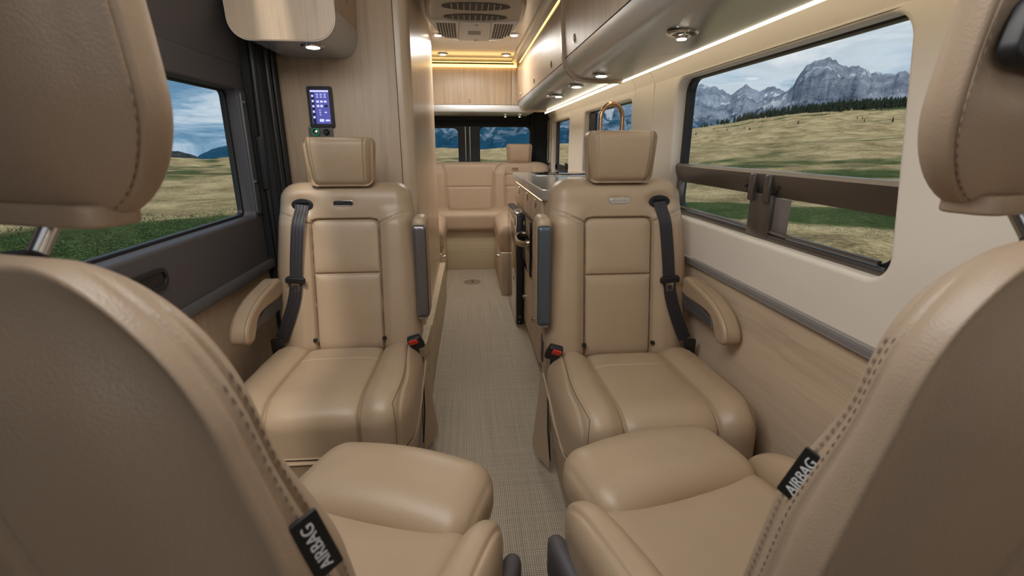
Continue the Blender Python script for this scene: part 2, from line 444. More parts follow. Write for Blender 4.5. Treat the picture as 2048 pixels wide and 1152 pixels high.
# windows on the right
def window(n, out, rail=None, black=.022, depth=.925):
    root = struct(empty('window_%d' % n, (0, 0, 0)))
    ys = [p[0] for p in out]; zs = [p[1] for p in out]; a, b, c, d = min(ys), max(ys), min(zs), max(zs)
    r = .05
    mb = MB().plate(rrect(a-.02, c-.02, b+.02, d+.02, r), [rrect(a+black, c+black*.7, b-black, d-black*.2, r)], .014, .004, lambda u, v, w_: (depth-.008+w_, u, v))
    mb.build('window_frame', M['black'], root)
    mb = MB().plate(rrect(a-.01, c-.01, b+.01, d+.01, r), [], .002, 0, lambda u, v, w_: (depth+.012+w_, u, v))
    mb.build('pane', M['glass'], root, smooth=False)
    return root
wr = window(1, W1, black=.030)
# sliding lower sashes of the big window
mb = MB()
mb.sweep([(.884, 1.118), (.892, 1.128), (.918, 1.128), (.918, 1.058), (.902, 1.054), (.896, 1.068), (.886, 1.098)], .93, 2.04)
mb.box2((.886, 1.352, .93), (.916, 1.462, 1.06), .004)
mb.box2((.890, .93, .925), (.916, 2.04, .944), .004)
mb.tube([(.896, .95, .952), (.896, 2.02, .952)], .006, 8)
mb.box2((.892, 2.0, .93), (.916, 2.035, 1.06), .004)
for y in (1.372, 1.452): mb.box2((.876, y-.014, 1.035), (.896, y+.014, 1.118), .006)
mb.build('sliding_sash', M['metal_dark'], wr)
mb = MB()
for y, z in ((1.33, 1.085), (1.50, 1.075), (1.345, 1.07), (1.485, 1.062)): MB().lathe([(.006, 0), (.006, .004), (.003, .006)], (.888, y, z), 12, 'x').build('screw', M['black'], wr)
mb = MB().box2((.900, 1.285, .945), (.904, 1.352, 1.052), .001); mb.build('sash_sticker', mat('tinted_sash_strip', (.16, .14, .13), .3), wr)
w3 = window(3, W3, black=.03); w4 = window(4, W4, black=.03)
MB().box2((.90, 4.92, .97), (.918, 5.03, 1.42)).box2((.90, 4.2, .955), (.918, 5.04, 1.02), .003).tube([(.885, 4.42, .99), (.885, 4.42, 1.05)], .008).tube([(.885, 4.34, .99), (.885, 4.34, 1.045)], .008).build('sash_rail', M['black'], w4)
MB().box2((.90, 3.50, 1.0), (.918, 3.67, 1.42)).build('sash_rail', M['black'], w3)
for n, (root) in enumerate((w3, w4)): pass
fr = empty('shade_cassette', (0, 0, 0)); tag(fr, 'narrow pale frame on the right wall just before the rear doors', 'frame')
MB().plate(rrect(5.10, 1.02, 5.26, 1.45, .02), [rrect(5.13, 1.24, 5.23, 1.42, .01), rrect(5.13, 1.05, 5.23, 1.2, .01)], .006, .002, lambda u, v, w_: (.852+w_, u, v)).build('frame', mat('pale_green_plastic', (.55, .56, .42), .4), fr)
MB().box2((.853, 5.12, 1.04), (.857, 5.24, 1.43)).build('backing', M['charcoal'], fr)

# left side: sliding door
door = struct(empty('door_1', (0, 0, 0)))
WL = rrect(.93, .925, 2.045, 1.402, .022, 8)
xl = lambda u, v, w_: (-.895 - w_, u, v)
mb = MB().plate([(Y0, .715), (2.10, .715), (2.10, 1.50), (Y0, 1.50)], [WL], .035, .010, xl, 4)
mb.sweep([(-.861, 1.495), (-.853, 1.56), (-.835, 1.66), (-.80, 1.78), (-.72, 1.96), (-.80, 1.96), (-.93, 1.6), (-.93, 1.495)], Y0, 2.10)
mb.build('door_panel', M['charcoal'], door)
MB().plate(rrect(.91, .905, 2.065, 1.42, .05), [rrect(.945, .935, 2.032, 1.396, .02)], .010, .003, lambda u, v, w_: (-.918+w_, u, v)).build('window_frame', M['black'], door)
MB().plate(rrect(.92, .915, 2.055, 1.41, .05), [], .002, 0, lambda u, v, w_: (-.925+w_, u, v)).build('pane', M['glass'], door, smooth=False)
mb = MB(); mb.sweep([(-.856, .735), (-.842, .730), (-.836, .716), (-.838, .700), (-.862, .690), (-.88, .72)], Y0, 2.12); mb.build('ledge', M['charcoal2'], door)
MB().box2((-.93, Y0, 0), (-.866, 2.10, .712)).build('lower_panel', M['wood_v'], door)
mb = MB().plate(rrect(1.20, .815, 1.40, .875, .029), [rrect(1.212, .827, 1.388, .863, .018)], .004, .002, lambda u, v, w_: (-.857-w_, u, v)); mb.box2((-.862, 1.21, .825), (-.858, 1.39, .865)); mb.build('door_handle', M['black'], door)
mb = MB().plate(rrect(2.045, .93, 2.085, 1.40, .015), [], .004, .002, lambda u, v, w_: (-.857-w_, u, v)); mb.build('glass_edge_strip', mat('grey_edge_strip', (.17, .17, .175), .35, .5), door)
mb = MB()
for z in (1.36, 1.06): MB().lathe([(.009, 0), (.009, .003), (.005, .005)], (-.853, 2.065, z), 14, 'x').build('screw', M['bolt'], door)
# door jamb: rubber seals and black pillar
mb = MB(); mb.box2((-.93, 2.104, 0), (-.79, 2.30, 1.96), .01)
mb.build('trim_3', M['black_matte']); struct(bpy.data.objects['trim_3'])
mb = MB(); mb.tube([(-.82, 2.112, 0.02), (-.826, 2.108, 1.0), (-.815, 2.106, 1.60), (-.77, 2.106, 1.90)], .014, 12); mb.tube([(-.785, 2.16, 0.02), (-.786, 2.16, 1.9)], .012, 12); mb.tube([(-.785, 2.22, 0.02), (-.785, 2.22, 1.9)], .009, 10)
struct(mb.build('trim_4', M['black']))
mb = MB().plate(rrect(2.09, 1.02, 2.125, 1.24, .012), [], .012, .005, lambda u, v, w_: (-.83-w_, u, v)); mb.build('door_catch', M['black'])
tag(bpy.data.objects['door_catch'], 'black moulded catch on the sliding door pillar beside the window', 'catch')
struct(MB().box2((-.93, 2.30, 0), (-.88, Y1, 1.96)).build('wall_left', M['wall']))

# bathroom enclosure on the left with the flat panel that faces the seats
mb = MB(); pr = [(-.88, 2.30), (-.285, 2.30)]
for k in range(0, 9):
    a = radians(-90+90*k/8); pr.append((-.285+.045*cos(a), 2.345+.045*sin(a)))
pr += [(-.24, 3.78), (-.88, 3.78)]
V = [(x, y, .30) for x, y in pr]+[(x, y, ZC) for x, y in pr]; n = len(pr)
F_ = [(i, (i+1) % n, n+(i+1) % n, n+i) for i in range(n)]
# keep the flat panel and the rounded corner as separate wood pieces
enc = empty('bathroom_enclosure', (0, 0, 0)); tag(enc, 'tall light wood bathroom enclosure behind the left passenger seat', 'enclosure')
MB().box2((-.86, 2.30, .30), (-.30, 2.33, ZC), .001).build('front_panel', M['wood_v'], enc)
pr2 = [(-.297, 2.30)]+[(-.285+.05*cos(radians(a)), 2.35+.05*sin(radians(a))) for a in range(-90, 1, 10)]+[(-.235, 3.78), (-.30, 3.78), (-.297, 2.4)]
n = len(pr2)
MB().add([(x, y, .30) for x, y in pr2]+[(x, y, ZC) for x, y in pr2], [(i, (i+1) % n, n+(i+1) % n, n+i) for i in range(n)]+[tuple(range(n)), tuple(range(n, 2*n))]).build('side_panel', M['wood_gloss'], enc)
mb = MB()
mb.plate([(-.85, 2.12), (-.235, 2.12), (-.205, 2.15), (-.195, 3.78), (-.85, 3.78)], [], .15, .004, lambda u, v, w_: (u, v, .15+w_))
mb.plate([(-.80, 2.03), (-.25, 2.03), (-.218, 2.04), (-.205, 2.07), (-.20, 2.3), (-.80, 2.3)], [], .032, .008, lambda u, v, w_: (u, v, .302+w_))
mb.plate([(-.80, 1.99), (-.27, 1.99), (-.228, 2.0), (-.212, 2.04), (-.20, 2.3), (-.80, 2.3)], [], .028, .008, lambda u, v, w_: (u, v, .215+w_))
mb.build('stepped_plinth', M['wood_x'], enc)

# ================================================================== CONTROLS on the panel
t = empty('touchscreen', (-.628, 2.297, 1.36)); tag(t, 'black framed control touchscreen with blue icons on the wood panel', 'screen')
SW, SH = .105, .168
MB().plate(rrect(-SW/2, -SH/2, SW/2, SH/2, .008), [], .006, .002, lambda u, v, w_: (u, -.006+w_, v)).build('bezel', M['black'], t)
MB().box((-.0005, -.0128, 0), (.078, .001, .138)).build('display', M['screen_bg'], t)
mb = MB()
ic = lambda x, z, a, b: mb.box((x, -.0138, z), (a, .0006, b))
ic(0, .064, .076, .007)
for k, z in enumerate((.045, .024, .003, -.019, -.042)): ic(-.030, z, .008, .009)
for x in (-.010, .006, .022):
    for z in (.052, .046, .040): ic(x, z, .009, .003 if z != .046 else .0015)
for x in (-.010, .006, .022): ic(x, .022, .011, .008)
for x in (-.010, .005): ic(x, .004, .010, .009)
for z in (-.014, -.023, -.032): ic(-.004, z, .005, .004)
ic(.020, -.022, .009, .005); ic(0, -.055, .018, .011); ic(.025, -.055, .018, .007)
mb.build('screen_icons', M['screen_icon'], t)
MB().box((-.030, -.0134, -.006), (.014, .0004, .128)).box((.024, -.0136, .004), (.014, .0004, .010)).build('screen_side_bar', M['screen_dark'], t)
t = empty('switch_plate', (-.640, 2.297, 1.252)); tag(t, 'small dark switch plate with green ring below the touchscreen', 'switch plate')
MB().plate(rrect(-.052, -.032, .052, .030, .004), [], .003, .001, lambda u, v, w_: (u, -.003+w_, v)).build('plate', M['metal_dark'], t)
def ring(mb, c, R, r, n=24, axis='y'):
    pts = []
    for k in range(n):
        a = 2*pi*k/n; pts.append((c[0]+R*cos(a), c[1], c[2]+R*sin(a)))
    return mb.tube(pts, r, 8, closed=True)
ring(MB(), (-.022, -.010, .004), .015, .0045).build('green_ring', M['green'], t)
MB().lathe([(.012, 0), (.012, -.008), (.006, -.012)], (-.022, -.004, .004), 20, 'y').build('knob', M['chrome'], t)
MB().lathe([(.014, 0), (.013, -.008), (.008, -.016)], (.024, -.004, .004), 20, 'y').build('knob', M['black'], t)
mb = MB()
for x in (-.045, .045): MB().lathe([(.004, 0), (.004, -.003)], (x, -.005, .024), 10, 'y').build('screw', M['bolt'], t)

# ================================================================== OVERHEAD CABINETS
def oval(mb, c, rx, rz, axis):
    pts = []
    for k in range(20):
        a = 2*pi*k/20; u, v = rx*cos(a), rz*sin(a)
        pts.append({'x': (c[0], c[1]+u, c[2]+v), 'y': (c[0]+u, c[1], c[2]+v)}[axis])
    return mb.tube(pts, .0018, 6, closed=True)
def oh_profile(off=0.0):
    """(x,z) of the right overhead locker: door face, rounded lip, underside"""
    return [(.492-off, 1.905), (.468-off, 1.86), (.458-off, 1.80), (.462-off, 1.72), (.468-off, 1.64), (.473-off, 1.585),
            (.482-off, 1.560-off*.5), (.500-off*.8, 1.535-off*.8), (.530-off*.6, 1.519-off), (.57, 1.511-off), (.64, 1.507-off), (.738, 1.507-off)]
def locker(name, y0, y1, off, splits, locks, label, near_end):
    root = empty(name, (0, 0, 0)); tag(root, label, 'cabinet')
    P = oh_profile(off); back = [(.80, 1.55), (.72, 1.66), (.62, 1.93)]
    # silver underside + lip as the body
    body = [P[5]]+P[6:]+[(.755, 1.52), (.745, 1.60), (.60, 1.90), (.50, 1.91), (.492, 1.9), (.476, 1.86), (.468, 1.80), (.470, 1.72), (.476, 1.64), (.480, 1.585)]
    MB().sweep(smooth_line(P[5:], 4)+[(.742, 1.515), (.742, 1.58), (.60, 1.90), (.50, 1.91), (.500-off, 1.9), (.480-off, 1.86), (.470-off, 1.80), (.473-off, 1.72), (.479-off, 1.64), (.482-off, 1.59)], y0, y1).build('body', M['silver'], root)
    face = smooth_line([(x, z) for x, z in P[:6]], 6)
    ys = [y0]+splits+[y1]
    for i, (a, b) in enumerate(zip(ys[:-1], ys[1:])):
        ring_ = [(x, z) for x, z in face]+[(x+.014, z) for x, z in reversed(face)]
        d = MB().sweep(ring_, a+.0015, b-.0015).build('door', M['wood_v'], root)
        if locks[i] is not None:
            mb = MB(); oval(mb, (.4665-off, locks[i], 1.625), .011, .017, 'x'); oval(mb, (.4655-off, locks[i], 1.625), .006, .010, 'x')
            mb.build('finger_latch', M['steel'], d)
    MB().tube([(P[5][0]+.001, y0, P[5][1]-.001), (P[5][0]+.001, y1, P[5][1]-.001)], .0022, 6).build('gap_shade_tube', M['gap'], root)  # dark tube standing in for the shade between doors and lip
    # tan edged end panels
    for ye, s in ((y1, 1),) + (((y0, -1),) if near_end else ()):
        o2 = .012
        prof = smooth_line([(x-o2 if z > 1.56 else x-o2*.4, z-(o2 if z < 1.56 else 0)) for x, z in P], 4)+[(.745, 1.52), (.66, 1.66), (.60, 1.91)]
        MB().sweep(prof, ye-.003, ye+.026).build('end_panel', M['wood_trim'], root)
    return root
locker('overhead_locker', Y0, 2.385, .014, [.62, 1.79], [None, 1.30, 2.17], 'front overhead locker with silver curved underside above the big right window', False)
locker('overhead_locker', 2.43, 4.650, 0, [3.15, 3.90], [2.83, 3.52, 4.38], 'rear run of wood overhead lockers above the galley on the right', False)
# beam and amber strip at the ceiling edge
mb = MB().sweep([(.418, 1.928), (.424, 1.905), (.440, 1.893), (.470, 1.893), (.478, 1.928)], Y0, 4.66)
struct(mb.build('trim_5', M['silver_plain']))
def strip(name, mb, m, label):
    o = mb.build(name, m); tag(o, label, 'light strip'); return o
strip('led_strip', MB().tube([(.488, .2, 1.914), (.488, 4.66, 1.914)], .007, 8), M['led_amber'], 'amber light strip along the ceiling above the right overhead lockers')
strip('led_strip', MB().tube([(.750, Y0, 1.496), (.750, 4.80, 1.496)], .0065, 8), M['led_warm'], 'bright warm light strip under the right overhead lockers')
strip('led_strip', MB().box2((-.32, 4.662, 1.868), (.462, 4.676, 1.892), .003), M['led_amber'], 'amber light strip across the top of the rear locker')
strip('led_strip', MB().tube([(-.32, 4.70, 1.915), (.44, 4.70, 1.915)], .004, 8), M['led_amber'], 'thin amber light line at the rear ceiling edge above the cross locker')
for (x, y, z, p_) in ((.70, 2.0, 1.49, 1.6), (.70, 3.6, 1.49, 1.6), (.05, 4.55, 1.88, .7)):
    pass

# rear cross locker
root = empty('rear_overhead_locker', (0, 0, 0)); tag(root, 'wood overhead locker across the rear with a silver valance', 'cabinet')
MB().box2((-.80, 4.695, 1.555), (.60, 5.30, 1.90)).build('body', M['wood_trim'], root)
d = MB().box2((-.62, 4.682, 1.557), (.415, 4.698, 1.864), .001).build('door', M['wood_v'], root)
mb = MB(); oval(mb, (.033, 4.680, 1.588), .010, .015, 'y'); mb.build('finger_latch', M['steel'], d)
MB().box2((.4185, 4.682, 1.557), (.55, 4.698, 1.864), .001).build('filler_panel', M['wood_v'], root)
mb = MB().sweep([(0, 0)], 0, 0) if False else MB()
V = []; prof = [(4.68, 1.553), (4.676, 1.52), (4.68, 1.497), (4.69, 1.49), (5.30, 1.49), (5.30, 1.553)]
n = len(prof); mb.add([(-.80, y, z) for y, z in prof]+[(.62, y, z) for y, z in prof], [(i, (i+1) % n, n+(i+1) % n, n+i) for i in range(n)]+[tuple(range(n)), tuple(range(n, 2*n))])
mb.build('valance', M['silver_plain'], root)
for x in (.365, .50):
    t = empty('reading_lamp', (x, 4.76, 1.488)); tag(t, 'small lamp under the rear valance, %s of the two' % ('left' if x < .4 else 'right'), 'lamp', 'lamps under the rear valance')
    MB().lathe([(.016, 0), (.018, -.004), (.016, -.02), (.008, -.03)], (0, 0, 0), 16).build('housing', M['chrome'], t)
    MB().lathe([(.007, -.0301), (.007, -.032)], (0, 0, 0), 12).build('bulb', M['lamp'], t)

# left overhead locker
root = empty('overhead_locker', (0, 0, 0)); tag(root, 'short light wood locker with silver underside high above the sliding door', 'cabinet')
def lo_profile(off=0):
    pts = [(-.455+off, 2.0), (-.447+off, 1.80), (-.450+off, 1.66)]
    for k in range(9):
        a = radians(-90*k/8); pts.append((-.530+off+.08*cos(a), 1.635-off+.08*sin(a)))
    for k in range(9):
        a = radians(-90-90*k/8); pts.append((-.735-off+.07*cos(a), 1.625-off+.07*sin(a)))
    pts += [(-.808-off, 1.72), (-.80-off, 2.0)]
    return pts
MB().sweep(lo_profile(), 1.93, 2.298).build('body', M['silver'], root)
MB().sweep(lo_profile(.002), 1.912, 1.928).build('end_panel', M['wood_v'], root)
mb = MB(); mb.sweep(lo_profile(.005), 1.915, 1.925); mb.build('edge_band', mat('pale_edge_band', (.62, .52, .42), .4), root)
d = MB().sweep([(-.452, 1.64), (-.446, 1.70), (-.443, 1.80), (-.450, 2.0), (-.46, 2.0), (-.46, 1.64)], 1.932, 2.292).build('door', M['wood_v'], root)
mb = MB(); oval(mb, (-.4435, 2.12, 1.745), .009, .017, 'x'); mb.build('finger_latch', M['steel'], d)

# ================================================================== DOWNLIGHTS
def downlight(x, y, z, label, lit=True, r=.042, group='ceiling downlights', power=1.2, style=0):
    t = empty('downlight', (x, y, z)); tag(t, label, 'light', group)
    MB().lathe([(r, 0), (r*1.02, -.003), (r*.92, -.007), (r*.62, -.008), (r*.6, -.004)], (0, 0, 0), 28).build('bezel', M['chrome'], t)
    if style:
        MB().lathe([(r*.5, -.004), (r*.5, -.012), (r*.35, -.018), (r*.32, -.018)], (0, 0, 0), 24).build('lens_ring', M['chrome'], t)
        MB().lathe([(r*.3, -.017), (r*.3, -.020)], (0, 0, 0), 20).build('diffuser', M['lamp'], t)
    else:
        MB().lathe([(r*.58, -.004), (r*.55, -.010), (r*.3, -.012)], (0, 0, 0), 24).build('diffuser', M['lamp'], t)
    l = bpy.data.lights.new('downlight_bulb', 'SPOT'); l.energy = power; l.spot_size = radians(130); l.spot_blend = .8; l.color = (1, .88, .72); l.shadow_soft_size = .03
    o = bpy.data.objects.new('downlight_bulb', l); COL.objects.link(o); o.parent = t; o.location = (0, 0, -.03)
downlight(.340, 3.63, ZC, 'ceiling downlight right of the air conditioner')
downlight(.345, 4.40, ZC, 'ceiling downlight nearest the rear locker on the right')
downlight(-.18, 3.68, ZC, 'ceiling downlight left of the air conditioner, at the bathroom corner')
downlight(-.18, 4.40, ZC, 'ceiling downlight nearest the rear locker on the left')
downlight(.590, 1.40, 1.496, 'chrome swivel downlight nearest the camera under the right locker', group='downlights under the right lockers', style=1, power=.8)
downlight(.590, 2.22, 1.496, 'lit downlight at the end of the front overhead locker', group='downlights under the right lockers', power=.8)
downlight(.590, 2.72, 1.506, 'lit downlight just behind the tan locker divider', group='downlights under the right lockers', power=.8)
downlight(.590, 3.26, 1.506, 'farthest lit downlight under the right lockers', group='downlights under the right lockers', power=.8)
downlight(-.560, 2.02, 1.556, 'glowing downlight under the locker on the left', group='left downlight', power=.5)
t = empty('hinge_bracket', (.535, 3.22, 1.505)); tag(t, 'small chrome bracket fixed under the rear lockers beside the farthest downlight', 'bracket')
MB().box((0, 0, -.006), (.05, .03, .010), .003).tube([(-.03, 0, -.012), (.03, 0, -.012)], .005, 8).build('bracket', M['chrome'], t)

# ================================================================== AIR CONDITIONER
ac = empty('air_conditioner', (.062, 3.0, ZC)); tag(ac, 'rooftop air conditioner with grilles on the ceiling above the aisle', 'air conditioner')
o8 = [(-.15, -.50), (.15, -.50), (.235, -.42), (.262, -.15), (.25, .12), (.17, .44), (.10, .485), (-.10, .485), (-.17, .44), (-.25, .12), (-.262, -.15), (-.235, -.42)]
o8 = smooth_line(o8, 4, True)
MB().plate(o8, [], .036, .022, lambda u, v, w_: (u, v, -.036+w_-(.0)), 4).build('housing', M['ac_tan'], ac)
pn = [(-.085, -.02), (.085, -.02), (.098, .46), (-.098, .46)]
MB().plate(pn, [], .005, .002, lambda u, v, w_: (u, v, -.074+w_)).build('filter_cover', M['white_plastic'], ac)
MB().box((.0, .22, -.0805), (.075, .085, .001)).build('label_plate', mat('grey_label', (.30, .30, .32), .5), ac)
mb = MB()
for y in (.02, .43): MB().lathe([(.009, 0), (.009, -.003)], (0.01, y, -.079), 12).build('screw', M['bolt'], ac)
for s in (-1, 1):
    g = [(s*.092, -.03), (s*.245, -.06), (s*.232, .14), (s*.165, .40), (s*.104, .43)]
    fm = MB().plate(g if s > 0 else g[::-1], [], .004, .002, lambda u, v, w_: (u, v, -.074+w_)).build('side_grille', M['white_plastic'], ac)
    mb = MB()
    for i in range(10):
        for j in range(7):
            u = .115+.0155*j; v = .0+.038*i
            if v < .395 - max(0, (u-.16))*2.6 + .0 and v > -.02: mb.box((s*u, v+.01, -.0785), (.011, .028, .0014))
    mb.build('grille_slots', M['ac_grey'], fm)
vo = [(.17*cos(a)*1.0, -.125+.062*sin(a)) for a in np.linspace(0, 2*pi, 40, endpoint=False)]
MB().plate(vo, [], .004, 0, lambda u, v, w_: (u, v, -.0705+w_)).build('air_outlet', M['ac_grey'], ac)
for k in range(9):
    x = -.12+.03*k; MB().box((x, -.125, -.073), (.006, .11*sqrt(max(.05, 1-(x/.17)**2)), .010)).build('louver', mat('vent_fin', (.34, .30, .27), .4) if k == 0 else bpy.data.materials['vent_fin'], ac)
vo = [(.17*cos(a), -.33+.07*sin(a)) for a in np.linspace(0, 2*pi, 40, endpoint=False)]
MB().plate(vo, [], .004, 0, lambda u, v, w_: (u, v, -.0705+w_)).build('air_outlet', M['ac_grey'], ac)
for k in range(9):
    x = -.12+.03*k; MB().box((x, -.33, -.073), (.006, .125*sqrt(max(.05, 1-(x/.17)**2)), .010)).build('louver', bpy.data.materials['vent_fin'], ac)

# ================================================================== REAR DOORS
rw = struct(empty('door_2', (0, 0, 0)))
RL = rrect(-.72, 1.0, -.092, 1.375, .05); RR = rrect(.138, 1.0, .672, 1.388, .05)
MB().plate([(-.92, 0), (.92, 0), (.92, 1.96), (-.92, 1.96)], [RL, RR], .03, .008, lambda u, v, w_: (u, Y1+.03+w_, v)).build('door_panel', M['black'], rw)
for q in (RL, RR):
    xs = [p[0] for p in q]; zs = [p[1] for p in q]
    MB().box2((min(xs)-.01, Y1+.04, min(zs)-.01), (max(xs)+.01, Y1+.044, max(zs)+.01)).build('pane', M['glass'], rw, smooth=False)
for x in (-.014, .033): MB().tube([(x, Y1-.006, .9), (x, Y1-.006, 1.39)], .004, 8).build('seal_strip', M['chrome'], rw)
mb = MB(); mb.tube([(-.80, Y1-.03, 1.475), (.78, Y1-.03, 1.475)], .03, 14); mb.box2((-.80, Y1-.02, 1.395), (.70, Y1-.002, 1.44), .006)
mb.build('blind_roller', M['black_matte'], rw)
mb = MB(); mb.sweep([(.70, .9), (.86, .9), (.86, 1.55), (.69, 1.55)], 5.24, Y1-.001); mb.tube([(.70, 5.235, .95), (.688, 5.235, 1.5)], .016, 10); mb.build('corner_pillar', M['black_matte'], rw)

# ================================================================== GALLEY
g = empty('galley_cabinet', (0, 0, 0)); tag(g, 'light wood galley cabinet behind the right passenger seat', 'cabinet')
MB().box2((.372, 2.22, .06), (.862, 3.78, .948), .003).box2((.40, 2.25, 0), (.86, 3.75, .06)).build('body', M['wood_v'], g)
for a, b, yk in ((3.12, 3.70, 3.38), (2.74, 3.11, 2.92), (2.36, 2.73, 2.56)):
    d = MB().box2((.357, a, .80), (.372, b, .938), .002).build('drawer', M['wood_v'], g)
    mb = MB()
    pts = [(.354, yk+.011*cos(q), .902+.020*sin(q)) for q in np.linspace(0, 2*pi, 24, endpoint=False)]
    mb.tube(pts, .004, 8, closed=True); mb.build('pull', M['chrome'], d)
for a, b, z0, z1, yk, zk in ((2.70, 3.06, .07, .44, 2.93, .27), (2.36, 2.68, .07, .79, 2.50, .27)):
    d = MB().box2((.357, a, z0), (.372, b, z1), .002).build('door', M['wood_v'], g)
    MB().lathe([(.007, 0), (.006, -.010), (.012, -.014), (.012, -.020), (.006, -.024)], (.357, yk, zk), 16, 'x').build('knob', M['steel'], d)
MB().box2((.368, 2.30, .10), (.3725, 2.35, .24)).build('toe_vent', M['black'], g)
MB().plate([(.345, 2.30), (.375, 2.245), (.43, 2.20), (.856, 2.20), (.856, 3.80), (.345, 3.80)], [], .026, .008, lambda u, v, w_: (u, v, .974+w_)).build('countertop', M['counter'])
tag(bpy.data.objects['countertop'], 'glossy grey stone countertop on the galley cabinet', 'countertop')
strip('led_strip', MB().tube([(.366, 2.4, .945), (.366, 3.72, .945)], .003, 6), M['led_warm'], 'warm light line under the countertop edge over the drawers')
ct = empty('cooktop', (.66, 3.55, 1.0005)); tag(ct, 'black glass cooktop set on the grey countertop', 'cooktop')
MB().box((0, 0, .005), (.36, .34, .008), .003).build('glass_top', M['black_glass'], ct)
MB().box((0, 0, .0015), (.372, .352, .003), .001).build('rim', M['chrome'], ct)
# fridge
fr = empty('refrigerator', (0, 0, 0)); tag(fr, 'refrigerator with mirrored steel door facing the aisle under the counter', 'refrigerator')
MB().box2((.312, 3.10, .02), (.356, 3.775, .768), .003).build('door', M['black'], fr)
MB().box2((.304, 3.105, .025), (.3115, 3.77, .762), .002).build('door_skin', mat('mirror_steel', (.60, .58, .55), .10, 1.0), fr)
MB().box((.325, 3.20, .776), (.045, .17, .012), .004).tube([(.306, 3.12, .755), (.300, 3.12, .70)], .006).tube([(.325, 3.25, .79), (.345, 3.16, .79), (.345, 3.12, .78)], .006).build('latch', M['chrome'], fr)
mb = MB()
for y_, z_ in ((.03, .07), (.015, .03)): MB().lathe([(.006, 0), (.006, -.004)], (.325+y_*.3, 3.0985, z_), 10, 'y').build('screw', M['bolt'], fr)
# microwave / oven
ov = empty('oven', (0, 0, 0)); tag(ov, 'built in black oven with curved bronze handle beside the refrigerator', 'oven')
MB().box2((.345, 2.70, .46), (.3565, 3.07, .785), .004).build('door', M['black_glass'], ov)
MB().box2((.3435, 2.72, .50), (.3455, 3.05, .60), .001).build('control_panel', mat('smoked_panel', (.22, .18, .14), .15), ov)
hp = smooth_line([(.355, 3.04, .655), (.318, 3.03, .65), (.292, 2.96, .645), (.288, 2.88, .645), (.292, 2.80, .645), (.318, 2.73, .65), (.355, 2.72, .655)], 5)
mb = MB(); mb.tube(hp, .011, 10); V = mb.v[0]; V[:, 2] = .648+(V[:, 2]-.648)*1.6; mb.build('handle', mat('champagne_metal', (.50, .42, .31), .25, .9), ov)
MB().lathe([(.012, 0), (.012, -.001)], (.3448, 3.0, .73), 16, 'x').build('sticker', mat('yellow_sticker', (.75, .65, .05), .5), ov)
# faucet
fa = empty('faucet', (.76, 2.60, 1.0005)); tag(fa, 'arched bronze faucet standing on the countertop behind the right headrest', 'faucet')
pts = [(-.062, 0, 0), (-.062, 0, .12), (-.062, 0, .28)]+[(-.004-.058*cos(a), 0, .335+.072*sin(a)) for a in np.linspace(0, pi, 14)]+[(.054, 0, .26)]
MB().tube(smooth_line(pts, 2), .0115, 14).build('spout', M['bronze'], fa)
MB().lathe([(.026, 0), (.026, .008), (.018, .014), (.016, .05)], (-.062, 0, 0), 24).build('base', M['bronze'], fa)
MB().lathe([(.0135, .235), (.0135, .262), (.010, .262)], (.054, 0, 0), 20).build('nozzle', M['black'], fa)
mb = MB().tube([(-.062, .0, .06), (-.062, -.035, .075), (-.062, -.06, .10)], .006); mb.build('lever', M['bronze'], fa)

# floor drain
dr = empty('floor_hatch', (.018, 4.25, .0005)); tag(dr, 'round polished steel table socket set in the aisle floor', 'floor plate')
MB().lathe([(.078, 0), (.078, .002), (.066, .005), (.030, .0055), (.0, .0055)], (0, 0, 0), 40).build('plate', M['chrome'], dr)
MB().lathe([(.012, .0056), (.011, .008)], (0.002, -.004, 0), 16).build('lock', M['black'], dr)
mb = MB()
for a in (.6, 2.2, 3.8, 5.4): MB().lathe([(.006, .005), (.005, .0075)], (.05*cos(a), .05*sin(a), 0), 10).build('screw', M['bolt'], dr)
